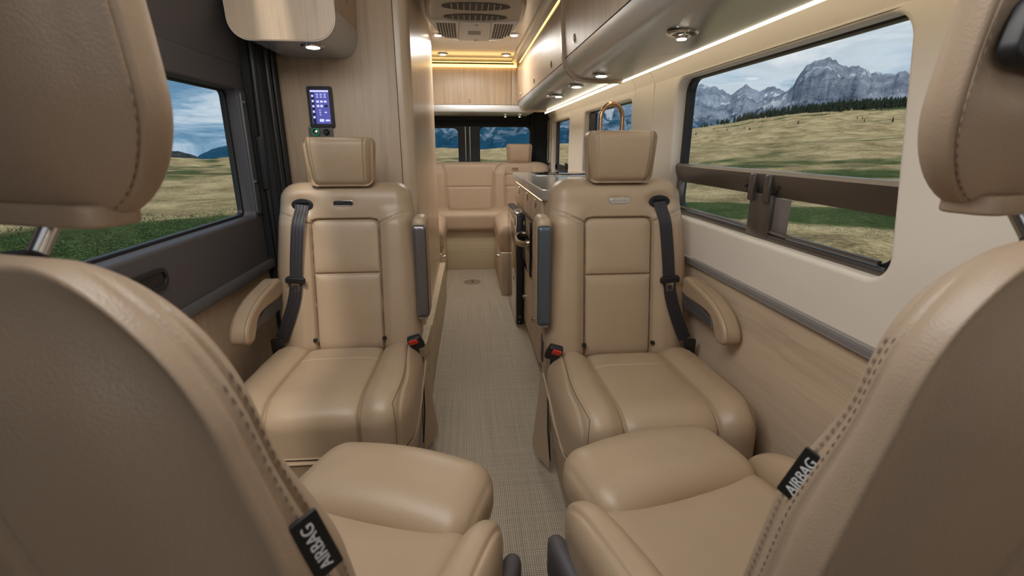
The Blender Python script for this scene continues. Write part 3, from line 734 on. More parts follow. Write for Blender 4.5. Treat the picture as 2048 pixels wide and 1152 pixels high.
# ================================================================== PASSENGER SEATS
def bisect_dirs(n, d): return [d]*n
HW_Z = [.38, .46, .60, .75, .90, 1.00, 1.09]; HW_V = [.262, .272, .276, .272, .258, .247, .238]
def back_deform(P, N):
    P = P.copy(); x, y, z = P[:, 0].copy(), P[:, 1].copy(), P[:, 2].copy()
    wf = np.clip(-N[:, 1]*1.3, 0, 1)
    hw = np.interp(z, HW_Z, HW_V)
    X = x*hw/.25
    ax = np.abs(X)
    fwd_ = .030*sst(.115, .175, ax)*(1-sst(.92, 1.0, z)) + .006*sst(.93, 1.0, z)
    fwd_ -= .012*sst(.20, .26, ax)                       # bolster rolls back to the side
    # pads puff up between the seams
    ins = (ax < .1295) & (z < .940)
    dxs = np.minimum(.1295-ax, .25); dz1 = np.abs(z-.728); dz2 = np.abs(z-.940)
    e = np.where(ins, np.minimum(np.minimum(dxs, dz1), dz2), .05)
    fwd_ += np.where(ins, .010*(1-np.exp(-np.maximum(e, 0)/.016)), .006)
    # seams
    g = np.zeros(len(P)); xz = np.stack([X, z], 1)
    for s in (-1, 1):
        poly = [(s*.1295, .36), (s*.1295, .918), (s*.118, .935), (s*.10, .940), (0, .940)]
        g = np.maximum(g, .014*np.exp(-(seg_dist(xz, poly)/.0042)**2))
        poly = [(s*.131, .925), (s*.16, .940), (s*.20, .957), (s*.245, .964), (s*.29, .966)]
        g = np.maximum(g, .007*np.exp(-(seg_dist(xz, poly)/.0040)**2))
    d = np.abs(z-.728); g = np.maximum(g, np.where(ax < .13, .007*np.exp(-(d/.0032)**2), 0))
    d = np.hypot((X-BELT[0])/1.5, z-.998); fwd_ -= .012*np.exp(-(d/.035)**4)*BELT[1]
    d = np.hypot(X*.55, z-1.003); fwd_ -= .004*np.exp(-(d/.022)**4)
    y = y - wf*(fwd_-g)
    # slight hollow of the seat back and recline
    y = y + wf*.012*np.sin(np.clip((z-.45)/.6, 0, 1)*pi)*0 + (z-.42)*.17
    # side faces bulge
    X = X + np.sign(X)*np.clip(np.abs(N[:, 0]), 0, 1)*.006
    return np.stack([X, y, z], 1)
BELT = (0.16, 1)
CUS_TOP = .452
def cushion_deform(P, N):
    x, y, z = P[:, 0].copy(), P[:, 1].copy(), P[:, 2].copy()
    top = np.clip(N[:, 2]*1.2, 0, 1); fr = np.clip(-N[:, 1]*1.2, 0, 1); ax = np.abs(x)
    lift = .022*sst(.125, .19, ax) - .010*sst(.22, .285, ax)
    # crown: middle pad
    lift += .012*(1-np.exp(-np.abs(ax-.137)/.02)) * np.where(ax < .137, 1, .5)
    cx = np.minimum(ax, .999)
    z = z + top*lift*1.0 + (-y)*.035
    z = z - top*.020*sst(-.10, 0.02, y)
    y = y - fr*(lift*.9 + .010*np.cos(np.clip(x/.285, -1, 1)*pi/2))
    # seams
    g = .011*np.exp(-((ax-.137)/.0045)**2)
    g = np.maximum(g, .0045*np.where(ax < .137, np.exp(-((P[:, 1]+.185)/.004)**2), 0)*top)
    sx = .232+.02*sst(-.1, -.4, P[:, 1])
    g = np.maximum(g, .006*np.exp(-((ax-sx)/.004)**2))
    w_ = np.clip(top+fr, 0, 1.0)
    nrm = np.sqrt(np.maximum(top**2+fr**2, 1e-6))
    z = z - g*top/nrm*w_; y = y + g*fr/nrm*w_
    # plan taper: a little wider at the middle
    x = x*(1+.035*np.sin(np.clip(-P[:, 1]/.54, 0, 1)*pi))
    z = z - .0*ax
    return np.stack([x, y, z], 1)

def headrest_rb(w_, d_, h_, c, chamfer=.030, step=.006):
    def df(P, N):
        x, y, z = P[:, 0]-c[0], P[:, 1].copy(), P[:, 2].copy(); ax = np.abs(x); k = (z-c[2])/h_
        fr = np.clip(-N[:, 1]*1.4, 0, 1)
        y = y + fr*chamfer*np.clip((ax-.74*w_)/(.26*w_), 0, 1)*1.3
        x = x*(1+.05*k-.0*fr)
        y = y + .012*k*k*fr - .010*fr*k
        g = .007*np.exp(-((ax-.76*w_)/.0032)**2)
        y = y + fr*g; z = z - np.clip(N[:, 2], 0, 1)*g*.7
        return np.stack([x+c[0], y, z], 1)
    return RB((w_, d_, h_), (.028, .030, .026), c, df, step, fx=[(-.76*w_, .009, .0022), (.76*w_, .009, .0022)])

def passenger_seat(loc, rz, s, label, plate_mat, shell_mat, zs=1.0):
    """s = +1: window side is +x"""
    global BELT
    R = empty('passenger_seat', loc, rz); tag(R, label, 'seat'); R.scale = (1, 1, zs)
    BELT = (s*.155, 1)
    fx = [(-.1295*.95, .012, .0022), (.1295*.95, .012, .0022)]
    rb = RB((.25, .065, .341), (.060, .045, .060), (0, .065, .736), back_deform, .0075, fx=fx, fz=[(.728-.736, .010, .002), (.940-.736, .012, .0025)])
    mb = MB(); rb.add(mb); back = mb.build('backrest', M['leather'], R, angle=180)
    fp = lambda x, z: rb.pts(np.array([[x*.25/np.interp(z, HW_Z, HW_V), -.065, z-.736]]))[0]     # point on the front of the back at (x,z)
    for q in (-1, 1):
        for ln in ([(q*.137, .931), (q*.165, .946), (q*.20, .962), (q*.240, .970)], [(q*.140, .916), (q*.168, .930), (q*.20, .945), (q*.243, .955)]):
            stitches(MB_ := MB(), [fp(*k) for k in smooth_line(ln, 6)], (0, -1, .1), .0048, .0022, .0014); MB_.build('stitching', M['thread'], back)
    mb = MB(); P = [fp(x, .721) for x in np.linspace(-.125, .125, 30)]; stitches(mb, P, (0, -1, .1), .0035, .003, .0009); mb.build('stitching', M['thread'], back)
    for q in (-1, 1):
        p = fp(q*.134, .470); MB().box((p[0], p[1]-.012, p[2]), (.016, .014, .014), .004).build('anchor_clip', M['black'], back)
    # badge
    yb = fp(0, 1.003)[1]
    B = empty('badge', (0, 0, 0)); B.parent = back
    ob = MB().plate(rrect(-.036, -.0085, .036, .0085, .0083, 6), [], .0022, .0012, lambda u, v, w_: (u, yb-.003+w_, 1.003+v)).build('badge', M['black'] if plate_mat == 'dark' else M['silver_plain'], back)
    bpy.data.objects.remove(B)
    mb = MB().plate(rrect(-.0385, -.011, .0385, .011, .0105, 6), [rrect(-.0345, -.0075, .0345, .0075, .0073, 6)], .003, .001, lambda u, v, w_: (u, yb-.002+w_, 1.003+v))
    mb.text('AIRSTREAM', .0125, lambda a, b, c: (a*.92, yb-.0058-c, 1.003+b))
    mb.build('badge_lettering', M['chrome'], back)
    # headrest
    hb = headrest_rb(.124, .056, .092, (0, .118, 1.160)); mb = MB(); hb.add(mb); hr = mb.build('headrest', M['leather'], R, angle=180)
    for q in (-1, 1):
        mb = MB(); P = [hb.pts(np.array([[q*.124*.80, -.056, zz_]]))[0] for zz_ in np.linspace(-.07, .07, 20)]; stitches(mb, P, (0, -1, 0), .004, .003, .0010); mb.build('stitching', M['thread'], hr)
    for q in (-1, 1): MB().tube([(q*.05, .13, 1.05), (q*.05, .13, 1.10)], .006).build('headrest_post', M['chrome'], R)
    # cushion
    cb = RB((.283, .270, .082), (.080, .105, .070), (0, -.262, .366), cushion_deform, .0085,
            fx=[(-.137, .012, .0025), (.137, .012, .0025), (-.24, .022, .0035), (.24, .022, .0035)], fy=[(-.185+.262, .010, .0025)], flat=True)
    mb = MB(); cb.add(mb); cu = mb.build('seat_cushion', M['leather'], R, angle=180)
    for q in (-1, 1):
        mb = MB(); P = [cb.pts(np.array([[q*(.222+.02*float(sst(-.1, -.4, yy-.262))), yy, .082]]))[0] for yy in np.linspace(.20, -.24, 40)]
        stitches(mb, P, (0, 0, 1), .0045, .003, .0008)
        mb.build('stitching', M['thread'], cu)
        mb = MB(); P = [cb.pts(np.array([[q*(.242), -.270, zz_]]))[0] for zz_ in np.linspace(.03, -.075, 14)]
        stitches(mb, P, (0, -1, 0), .0045, .003, .0008); mb.build('stitching', M['thread'], cu)
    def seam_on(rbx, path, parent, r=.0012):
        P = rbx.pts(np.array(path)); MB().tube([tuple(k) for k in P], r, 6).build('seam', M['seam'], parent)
    for q in (-1, 1):
        seam_on(cb, [(q*.137, yy, .082) for yy in np.linspace(.255, -.269, 50)]+[(q*.137, -.270, zz_) for zz_ in np.linspace(.081, -.078, 22)], cu)
        sx_f = lambda yy: q*(.232+.02*float(sst(-.1, -.4, yy-.262)))
        seam_on(cb, [(sx_f(yy), yy, .082) for yy in np.linspace(.23, -.269, 50)]+[(sx_f(-.27), -.270, zz_) for zz_ in np.linspace(.081, -.078, 22)], cu)
        seam_on(rb, [(q*.1295*.25/np.interp(z, HW_Z, HW_V), -.065, z-.736) for z in np.linspace(.44, .917, 60)]+[(q*x*.25/np.interp(z, HW_Z, HW_V), -.065, z-.736) for x, z in smooth_line([(.1295, .918), (.126, .930), (.118, .936), (.10, .940)], 5)], back)
        seam_on(rb, [(q*x*.25/np.interp(z, HW_Z, HW_V), -.065, z-.736) for x, z in smooth_line([(.131, .925), (.16, .940), (.20, .957), (.243, .964)], 6)], back, .0009)
    seam_on(rb, [(x*.25/np.interp(.94, HW_Z, HW_V), -.065, .940-.736) for x in np.linspace(-.10, .10, 30)], back)
    seam_on(rb, [(x*.25/np.interp(.728, HW_Z, HW_V), -.065, .728-.736) for x in np.linspace(-.128, .128, 30)], back, .0009)
    seam_on(cb, [(x, .077, .082) for x in np.linspace(-.135, .135, 30)], cu, .0007)
    # piping along the bottom of the cushion, rising to the rear
    pp = []
    for k in range(49):
        a = pi*k/48; ux, uy = cos(a), sin(a); e = .42
        X = .2955*math.copysign(abs(ux)**e, ux); Y = -.05-.510*abs(uy)**e
        Z = .292+.085*sst(-.40, -.05, np.array([Y]))[0] - .0
        pp.append((X, Y, Z))
    MB().tube(smooth_line([tuple(p) for p in pp], 2), .0036, 8).build('piping', M['leather'], cu)
    # skirt
    def skirt_ring(z, hw, yf, yb_):
        o = []
        for k in range(64):
            a = 2*pi*k/64; ux, uy = cos(a), sin(a); e = .42
            X = hw*math.copysign(abs(ux)**e, ux); Y = (yf+yb_)/2 + (yb_-yf)/2*math.copysign(abs(uy)**e, uy)
            zz_ = z
            if z > .25: zz_ = z+.085*float(sst(-.40, -.05, np.array([Y]))[0])
            o.append((X, Y, zz_))
        return o
    mb = MB(); V = []; rings = [(.293, .2945, -.557, -.01), (.28, .293, -.555, -.01), (.20, .282, -.540, -.01), (.12, .268, -.520, -.01), (.03, .254, -.500, -.01), (.002, .250, -.495, -.01)]
    for q in rings: V += skirt_ring(*q)
    Fc = [(i*64+k, i*64+(k+1) % 64, (i+1)*64+(k+1) % 64, (i+1)*64+k) for i in range(len(rings)-1) for k in range(64)]
    Fc += [tuple(range(64)), tuple(range((len(rings)-1)*64, len(rings)*64))]
    mb.add(V, Fc); sk = mb.build('skirt', M['leather'], R, angle=60)
    # piped edges at the skirt's front corners, dark tube standing in for slit shade
    mb = MB(); mg = MB()
    for q in (-1, 1):
        pts_a = []; pts_b = []
        for z, hw, yf, yb_ in rings:
            r_ = skirt_ring(z, hw, yf, yb_)
            f_ = min(r_, key=lambda p: abs(p[0]-q*hw*.80)+(0 if p[1] < -.3 else 9))
            pts_a.append((q*hw*.80-.006*q, f_[1]-.004, z)); pts_b.append((q*hw*.80+.008*q, f_[1]-.001, z))
        MB().tube(pts_a, .003, 6).build('slit_piping', M['leather'], sk); MB().tube(pts_b, .003, 6).build('slit_piping', M['leather'], sk)
        MB().tube([((a[0]+b[0])/2, (a[1]+b[1])/2+.001, a[2]) for a, b in zip(pts_a, pts_b)], .0042, 6).build('slit_shade_tube', M['gap'], sk)
    # loose leather flap on the aisle side
    V = []; Fc = []; nu, nv = 10, 14
    for i in range(nu+1):
        for j in range(nv+1):
            u, v = i/nu, j/nv
            y = -.14+.17*u+.03*v*(u-.5); z = .36-.30*v-.03*(1-u)*v+.02*u
            x = .286+.030*v*sin(u*pi*.9)+.022*v*u-.004*cos(u*7)*v
            V.append((-s*x, y, z))
    for i in range(nu):
        for j in range(nv):
            a = i*(nv+1)+j; Fc.append((a, a+1, a+nv+2, a+nv+1))
    n0 = len(V); V2 = [(x+s*.004, y, z) for x, y, z in V]; Fc2 = [tuple(q+n0 for q in f[::-1]) for f in Fc]
    mb = MB().add(V+V2, Fc+Fc2); mb.build('skirt_flap', M['leather'], R, angle=80)
    MB().tube([(-s*.293, -.150, .34), (-s*.291, -.152, .2), (-s*.280, -.152, .07)], .003, 6).build('flap_shade_tube', M['gap'], R)  # dark tube put in for the shade beside the flap
    # folded aisle armrest: leather pad with a hard shell on its front
    xa = -s*.292; ma = MB()
    def arm_def(P, N):
        Q = P.copy(); Q[:, 1] += (P[:, 2]-.42)*.05; return Q
    ab = RB((.028, .055, .205), (.020, .025, .030), (xa, -.01+.045, .752), arm_def, .01); ab.add(ma); arm = ma.build('folded_armrest', M['leather'], R, angle=180)
    mb = MB()
    def sh_def(P, N):
        Q = P.copy(); Q[:, 1] += (P[:, 2]-.42)*.05+.004*np.cos((P[:, 0]-xa)/.026*1.4); return Q
    RB((.025, .020, .185), (.012, .012, .012), (xa, -.030+.012, .742), sh_def, .008).add(mb); mb.build('armrest_shell', shell_mat, arm, angle=180)
    MB().box((xa, .0, .552), (.034, .022, .014), .003).build('pivot_cap', M['silver_plain'], arm)
    # lowered window-side armrest
    prof = smooth_line([(.02, .722), (-.08, .717), (-.18, .702), (-.26, .672), (-.305, .630), (-.314, .595), (-.296, .576), (-.262, .577), (-.236, .602), (-.208, .636), (-.15, .650), (.02, .656)], 5, True)
    x_o = s*.276
    mb = MB().plate(prof, [], .031, .014, lambda u, v, w_: (x_o+w_, u, v), 5); arm = mb.build('armrest', M['leather'], R)
    def arm_line(off, m__):
        inn = [(y*.965, z-.004*0) for y, z in prof]
        return inn
    top = [p for p in smooth_line([(.01, .7215), (-.08, .7165), (-.18, .7015), (-.26, .6715), (-.305, .6295), (-.3135, .595)], 8)]
    for q in (-1, 1):
        MB().tube([(x_o+q*.0205, y-.0015, z+.0005) for y, z in top], .0016, 6).build('armrest_seam', M['thread'], arm)
    MB().plate([(.02, .655), (-.14, .649), (-.205, .634), (-.222, .606), (-.13, .602), (.02, .606)], [], .026, .004, lambda u, v, w_: (x_o+w_, u, v)).build('armrest_bracket', M['charcoal2'], arm)
    # belt
    g0 = fp(s*.155, .998); mb = MB()
    pts = [(g0[0]+.036*cos(a), g0[1]-.007, g0[2]+.022*sin(a)) for a in np.linspace(0, 2*pi, 28, endpoint=False)]
    mb.plate([(.040*cos(a), .024*sin(a)) for a in np.linspace(0, 2*pi, 36, endpoint=False)], [rrect(-.024, -.004, .024, .006, .003)], .004, .002, lambda u, v, w_: (g0[0]+u, g0[1]-.006+w_, g0[2]+v))
    mb.plate([(.034*cos(a), .019*sin(a)) for a in np.linspace(0, 2*pi, 36, endpoint=False)], [], .002, 0, lambda u, v, w_: (g0[0]+u, g0[1]+.0+w_, g0[2]+v))
    mb.build('belt_guide', M['black'], R)
    path = [(.155, .998), (.168, .90), (.178, .80), (.186, .70), (.196, .64), (.222, .56), (.252, .49)]
    pth = []
    for k, (x, z) in enumerate(smooth_line(path, 5)):
        p = fp(s*min(x, .235), z); fwd_ = .010 if k > 2 else .0055
        yy = min(p[1], fp(s*.20, z)[1]) - fwd_
        pth.append((s*x, yy, z))
    P = [Vector(p) for p in pth]; dirs = []
    for i, p in enumerate(P):
        t_ = (P[min(i+1, len(P)-1)]-P[max(i-1, 0)]).normalized(); dirs.append(t_.cross(Vector((0, -1, 0))))
    belt = MB(); belt.ribbon(P, dirs, .047, .0014)
    for o_ in (-.018, -.006, .006, .018):
        belt.tube([p+d.normalized()*o_+Vector((0, -.0006, 0)) for p, d in zip(P, dirs)], .0011, 5)
    bt = belt.build('seat_belt', M['beltw'], R, angle=60)
    i_t = 14; pt = P[i_t]; d = dirs[i_t].normalized()
    ang = atan2(d.z, d.x)
    def tongue_fn(u, v, w_): return (pt.x+u*abs(d.x)*1+v*(-d.z)*(1 if d.x > 0 else -1), pt.y-.006+w_, pt.z+v*abs(d.x)+u*d.z*(1 if d.x > 0 else -1))
    MB().plate(rrect(-.036, -.011, .036, .011, .005), [], .007, .003, tongue_fn).plate(rrect(-.030, .004, -.022, .016, .003), [], .005, .002, tongue_fn).plate(rrect(.022, .004, .030, .016, .003), [], .005, .002, tongue_fn).build('belt_slider', M['black'], bt)
    MB().plate([(-.020, -.006), (.020, -.006), (.014, -.020), (.013, -.044), (.008, -.048), (-.008, -.048), (-.013, -.044), (-.014, -.020)][::-1], [rrect(-.007, -.039, .007, -.021, .002)], .0014, .0005, tongue_fn).build('belt_tongue', M['chrome'], bt)
    MB().box((s*.262, -.055, .468), (.045, .02, .06), .006).build('belt_anchor', M['black'], R)
    # buckle
    bk = empty('x', (0, 0, 0)); bpy.data.objects.remove(bk)
    mb = MB(); xb = -s*.268
    def bk_def(P, N):
        q = P.copy(); c0 = np.array([xb, -.105, .487]); q = q-c0
        a = radians(28); y_ = q[:, 1]*cos(a)-q[:, 2]*sin(a); z_ = q[:, 1]*sin(a)+q[:, 2]*cos(a)
        b_ = radians(-18*s); x_ = q[:, 0]*cos(b_)-z_*sin(b_); z2 = q[:, 0]*sin(b_)+z_*cos(b_)
        return np.stack([x_, -y_*0-(-y_), z2], 1)+c0
    RB((.026, .014, .032), (.008, .006, .008), (xb, -.105, .487), bk_def, .006).add(mb); b0 = mb.build('buckle', M['black'], R, angle=180)
    mb = MB(); RB((.017, .003, .012), (.004, .002, .004), (xb+s*.004, -.1195, .505), bk_def, .004).add(mb); mb.build('release_button', M['red'], b0, angle=180)
    MB().tube([(xb, -.09, .455), (xb, -.07, .40), (xb-s*0, -.05, .33)], .009, 8).build('buckle_stalk', M['black'], b0)
    return R
passenger_seat((-.482, 1.835, 0), 0.0, -1, 'tan leather passenger seat on the left in front of the wood panel', 'dark', M['grey_shell'], .983)
passenger_seat((.560, 1.675, 0), 0.0, 1, 'tan leather passenger seat on the right below the big window', 'light', M['slate'])

# ================================================================== FRONT CAB SEATS
def front_seat(loc, rz, s, label, vent):
    """local front is -y; the camera sees the rear (+y) face. s=+1: the aisle side is local +x"""
    R = empty('cab_seat', loc, rz); tag(R, label, 'seat')
    HZ = [.40, .50, .62, .74, .86, .96, 1.03, 1.08, 1.135]; HV = [.278, .288, .286, .276, .262, .248, .236, .220, .198] if s < 0 else [.278, .288, .286, .276, .268, .260, .252, .240, .222]
    HV = [v*1.055 for v in HV]
    def bd(P, N):
        x, y, z = P[:, 0].copy(), P[:, 1].copy(), P[:, 2].copy()
        rear = sst(0, .060, P[:, 1]-.075); fr = np.clip(-N[:, 1]*1.3, 0, 1)
        hw = np.interp(z, HZ, HV); X = x*hw/.25; ax = np.abs(X)
        dist_edge = hw-ax
        # rear face: domed, with a side welt seam and an inner panel seam
        y = y - rear*.045*(ax/np.maximum(hw, .01))**2.0 - rear*.02*sst(.98, 1.135, z)
        inner = .135-.040*sst(.6, 1.0, z)
        g = .010*np.exp(-((ax-inner)/.005)**2)*(1-sst(.98, 1.06, z))
        y = y - rear*g
        yr = P[:, 1]-.075
        y0s = .028 if s < 0 else .0385
        gs = .007*np.exp(-((yr+y0s)/.0032)**2) + .004*np.exp(-((yr+y0s-.016)/.003)**2)
        X = X - np.sign(X)*np.clip(np.abs(N[:, 0])*1.2, 0, 1)*gs
        # front bolsters
        y = y - fr*.028*sst(.13, .2, ax)*(1-sst(.85, 1.0, z))
        y = y + (z-.42)*.13
        return np.stack([X, y, z], 1)
    rb = RB((.25, .060, .3775), (.075, .056, .095), (0, .075, .7575), bd, .009, fy=[(-.020, .028, .003)],
            fx=[(q*.110, .034, .0035) for q in (-1, 1)])
    mb = MB(); rb.add(mb); back = mb.build('backrest', M['leather_back'], R, angle=180)
    def rp(yy, z, side): return rb.pts(np.array([[side*.25, yy, z-.7575]]))[0]     # point on the side of the back
    for q in (-1, 1):
        for yy in ((-.0175, -.0365) if s < 0 else (-.032, -.054)):
            mb = MB(); P = [rp(yy, z, q) for z in np.linspace(.44, 1.06, 60)]; stitches(mb, P, (q, -.1, 0), .0055, .0040, .0008); mb.build('stitching', M['thread_dark'], back)
    # fabric tag in the side seam
    q = s; zt = .912 if s < 0 else .905; yt = -.020 if s < 0 else -.042; p0 = rp(yt, zt-.030, q); p1 = rp(yt, zt+.030, q); p0 = Vector(p0); p1 = Vector(p1)
    up = (p1-p0).normalized(); nn = Vector((q*.88, .48 if s < 0 else .25, 0)).normalized(); sd = up.cross(nn).normalized(); nn = sd.cross(up)
    flip = -1 if vent else 1
    c0 = (p0+p1)/2+nn*.006
    mp = lambda u, v, w_: (c0+up*u+sd*v+nn*w_)[:]
    MB().plate(rrect(-.030, -.011, .030, .011, .002), [], .0016, .0006, mp).build('airbag_tag', M['black'], back)
    ang = 1
    mt = MB().text('AIRBAG', .0135, lambda a, b, c: mp(a, -b, .0018+c)); mt.build('tag_lettering', M['textw'], back)
    # headrest
    hx = -s*.045
    def hd(P, N):
        x, y, z = P[:, 0].copy()-hx, P[:, 1].copy(), P[:, 2].copy(); k = (z-1.309)/.172
        x = x*(1-.10*np.clip(-k, 0, 1)**2+.0*k); rear = np.clip(N[:, 1]*1.3, 0, 1)
        ax = np.abs(x)
        y = y - rear*.03*(ax/.175)**2.5 - rear*.012*k*k
        g = .004*np.exp(-((np.maximum(ax/.165, np.abs(k)*.98)-.93)/.02)**2)
        y = y - rear*g*.3
        x = x - np.sign(x)*.005*np.exp(-((P[:, 1]-.035-.010)/.0035)**2)*np.clip(np.abs(N[:, 0]), 0, 1)
        if vent:
            d = np.hypot((x-.105)/1.3, (z-1.285)); y = y - rear*.016*np.exp(-(d/.045)**4)
        y = y + (z-1.1)*.12
        return np.stack([x+hx, y, z], 1)
    hb = RB((.165, .055, .172), (.085, .050, .11), (hx, .035, 1.309), hd, .008, fy=[(.010, .012, .003)]); mb = MB(); hb.add(mb)
    hr = mb.build('headrest', M['leather_back'], R, angle=180)
    ol = rrect(-.165, -.172, .165, .172, .10, 14); ol = ol+[ol[0]]; P = []; Nn = []
    for x, z in ol:
        t_ = 1/max(abs(x)/.165, abs(z)/.172); P.append(hb.pts(np.array([[x*t_, .018, z*t_]]))[0]); Nn.append((x, .03, z))
    mb = MB(); stitches(mb, P, np.array(Nn), .0055, .0045, .0009); mb.build('stitching', M['thread_dark'], hr)
    MB().plate(rrect(-.10, -.03, .10, .03, .02), [], .010, .004, lambda u, v, w_: (u+hx, .045+v*.9, 1.143+w_)).build('headrest_foot', M['leather_back'], hr)
    for q in (-1, 1):
        MB().tube([(hx+q*.040, .115, 1.02), (hx+q*.040, .085, 1.10), (hx+q*.040, .045, 1.16)], .0075, 14).build('headrest_post', M['chrome'], R)
        MB().lathe([(.020, 0), (.020, .012), (.012, .018)], (hx+q*.040, .092, 1.098), 18).build('post_sleeve', M['black'], R)
    if vent:
        p = hb.pts(np.array([[.105, .055, -.024]]))[0]; ca, sa = cos(radians(12)), sin(radians(12))
        rot = lambda u, v, w_: (p[0]+(u*ca-v*sa), p[1]+.006+w_-.25*u, p[2]+(u*sa+v*ca))
        MB().plate(rrect(-.052, -.030, .052, .030, .016), [rrect(-.042, -.020, .042, .020, .010)], .009, .004, rot).plate(rrect(-.044, -.022, .044, .022, .010), [], .005, .002, rot).build('release_handle', M['black'], hr)
    # seat: thigh pad, main cushion, side bolsters, base
    def thd(P, N):
        x, y, z = P[:, 0].copy(), P[:, 1].copy(), P[:, 2].copy(); t_ = np.clip(N[:, 2], 0, 1)
        z = z + .018*np.cos(np.clip(x/.26, -1, 1)*pi/2)-.006
        y = y - .020*np.cos(np.clip(x/.26, -1, 1)*pi/2)
        g = .006*np.exp(-((np.abs(x)-.205)/.004)**2); z = z-t_*g
        return np.stack([x, y, z], 1)
    mb = MB(); RB((.222, .125, .070), (.060, .090, .062), (s*-.006, -.440, .430), thd, .009, fx=[(-.205, .012, .003), (.205, .012, .003)]).add(mb)
    mb.build('thigh_support', M['leather'], R, angle=180)
    mb = MB(); RB((.215, .20, .06), (.05, .08, .05), (0, -.20, .425), lambda P, N: np.stack([P[:, 0], P[:, 1], P[:, 2]-.02*np.clip(N[:, 2], 0, 1)*(1-(P[:, 0]/.215)**2)], 1), .012).add(mb)
    mb.build('seat_cushion', M['leather'], R, angle=180)
    for q in (-1, 1):
        def bo(P, N):
            x, y, z = P[:, 0].copy(), P[:, 1].copy(), P[:, 2].copy(); t_ = np.clip((-.36-y)/.08, 0, 1)*0
            u = np.clip((-y-.0)/.40, 0, 1)
            x = q*.245+(x-q*.245)*(1-.35*u**3)
            z = z-.035*u**3+.015
            g = .005*np.exp(-((x*q-.268)/.0035)**2)*np.clip(N[:, 2]*1.5, 0, 1); z = z-g
            return np.stack([x, y, z], 1)
        mb = MB(); RB((.052, .215, .085), (.045, .11, .06), (q*.245, -.195, .440), bo, .008, fx=[(q*.023, .01, .003)]).add(mb); b = mb.build('side_bolster', M['leather'], R, angle=180)
    MB().box((0, -.22, .30), (.50, .42, .14), .03).box((0, -.20, .14), (.42, .40, .26), .02).build('seat_base', M['black'], R)
    mb = MB()
    def tr(P, N):
        return P+np.stack([P[:, 0]*0, P[:, 1]*0, .03*np.clip((-P[:, 1]-.1)/.3, 0, 1)], 1)
    for q in (-1, 1):
        mb = MB(); RB((.022, .20, .06), (.018, .05, .03), (q*.292, -.20, .335), tr, .012).add(mb); mb.build('side_trim', M['charcoal'], R, angle=180)
    return R
front_seat((-.335, .505, 0), radians(160), -1, 'cab seat in the left foreground turned toward the aisle, seen from behind', False)
front_seat((.540, .505, 0), radians(194.0), 1, 'cab seat in the right foreground with black headrest release, seen from behind', True)

# ================================================================== REAR BENCH
def bench_back_def(P, N):
    x, y, z = P[:, 0].copy(), P[:, 1].copy(), P[:, 2].copy(); fr = np.clip(-N[:, 1]*1.3, 0, 1)
    xz = np.stack([x, z], 1); g = np.zeros(len(x))
    for poly, dp in (([(-.19, .50), (-.215, .79), (-.22, .93), (-.245, 1.0), (-.27, 1.04)], .014), ([(.235, .50), (.25, .79), (.262, .93), (.30, .99), (.34, 1.02), (.36, 1.05)], .014),
                 ([(-.22, .796), (.252, .796)], .010), ([(.375, .50), (.375, .90), (.39, .915), (.66, .915), (.675, .90), (.675, .5)], .010), ([(.375, .80), (.675, .80)], .008), ([(-.34, .56), (-.345, .95), (-.33, 1.0)], .004)):
        g = np.maximum(g, dp*1.2*np.exp(-(seg_dist(xz, poly)/.0065)**2))
    bol = .028*(sst(-.20, -.25, x)*(1-sst(-.36, -.42, x)) + sst(.25, .29, x)*(1-sst(.37, .40, x)) + sst(.66, .70, x)); bol = bol*(1-sst(.93, 1.0, z))
    y = y - fr*(bol-g) + (z-.56)*.12
    z = z - .02*sst(.70, .84, x)*np.clip(N[:, 2]+.3, 0, 1)
    return np.stack([x, y, z], 1)
R = empty('rear_bench', (0, 0, 0)); tag(R, 'tan leather rear bench with wood base across the back of the aisle', 'bench')
mb = MB(); RB((.82, .06, .25), (.06, .05, .05), (.015, 5.02, .79), bench_back_def, .0075).add(mb); bb = mb.build('backrest', M['leather_rear'], R, angle=180)
def bench_cu(P, N):
    x, y, z = P[:, 0].copy(), P[:, 1].copy(), P[:, 2].copy(); t_ = np.clip(N[:, 2]*1.2, 0, 1)
    z = z + t_*(.030*(sst(-.15, -.24, x)+sst(.18, .27, x))-.018) * sst(4.72, 4.86, y)
    g = .008*np.exp(-((x+.19)/.008)**2)+.008*np.exp(-((x-.24)/.008)**2); z = z-t_*g*sst(4.72, 4.80, y)
    return np.stack([x, y, z], 1)
mb = MB(); RB((.80, .18, .105), (.06, .07, .06), (.02, 4.845, .485), bench_cu, .010).add(mb); mb.build('seat_cushion', M['leather_rear'], R, angle=180)
hb = headrest_rb(.125, .05, .092, (.527, 5.05, 1.125), step=.01); mb = MB(); hb.add(mb); mb.build('headrest', M['leather_rear'], R, angle=180)
MB().plate(rrect(.445, .970, .510, .984, .006), [], .002, .001, lambda u, v, w_: (u, 4.985+w_, v)).build('badge', M['bronze'], R)
MB().box2((-.80, 4.72, 0), (.80, 5.2, .385), .002).build('base', M['wood_x'], R)
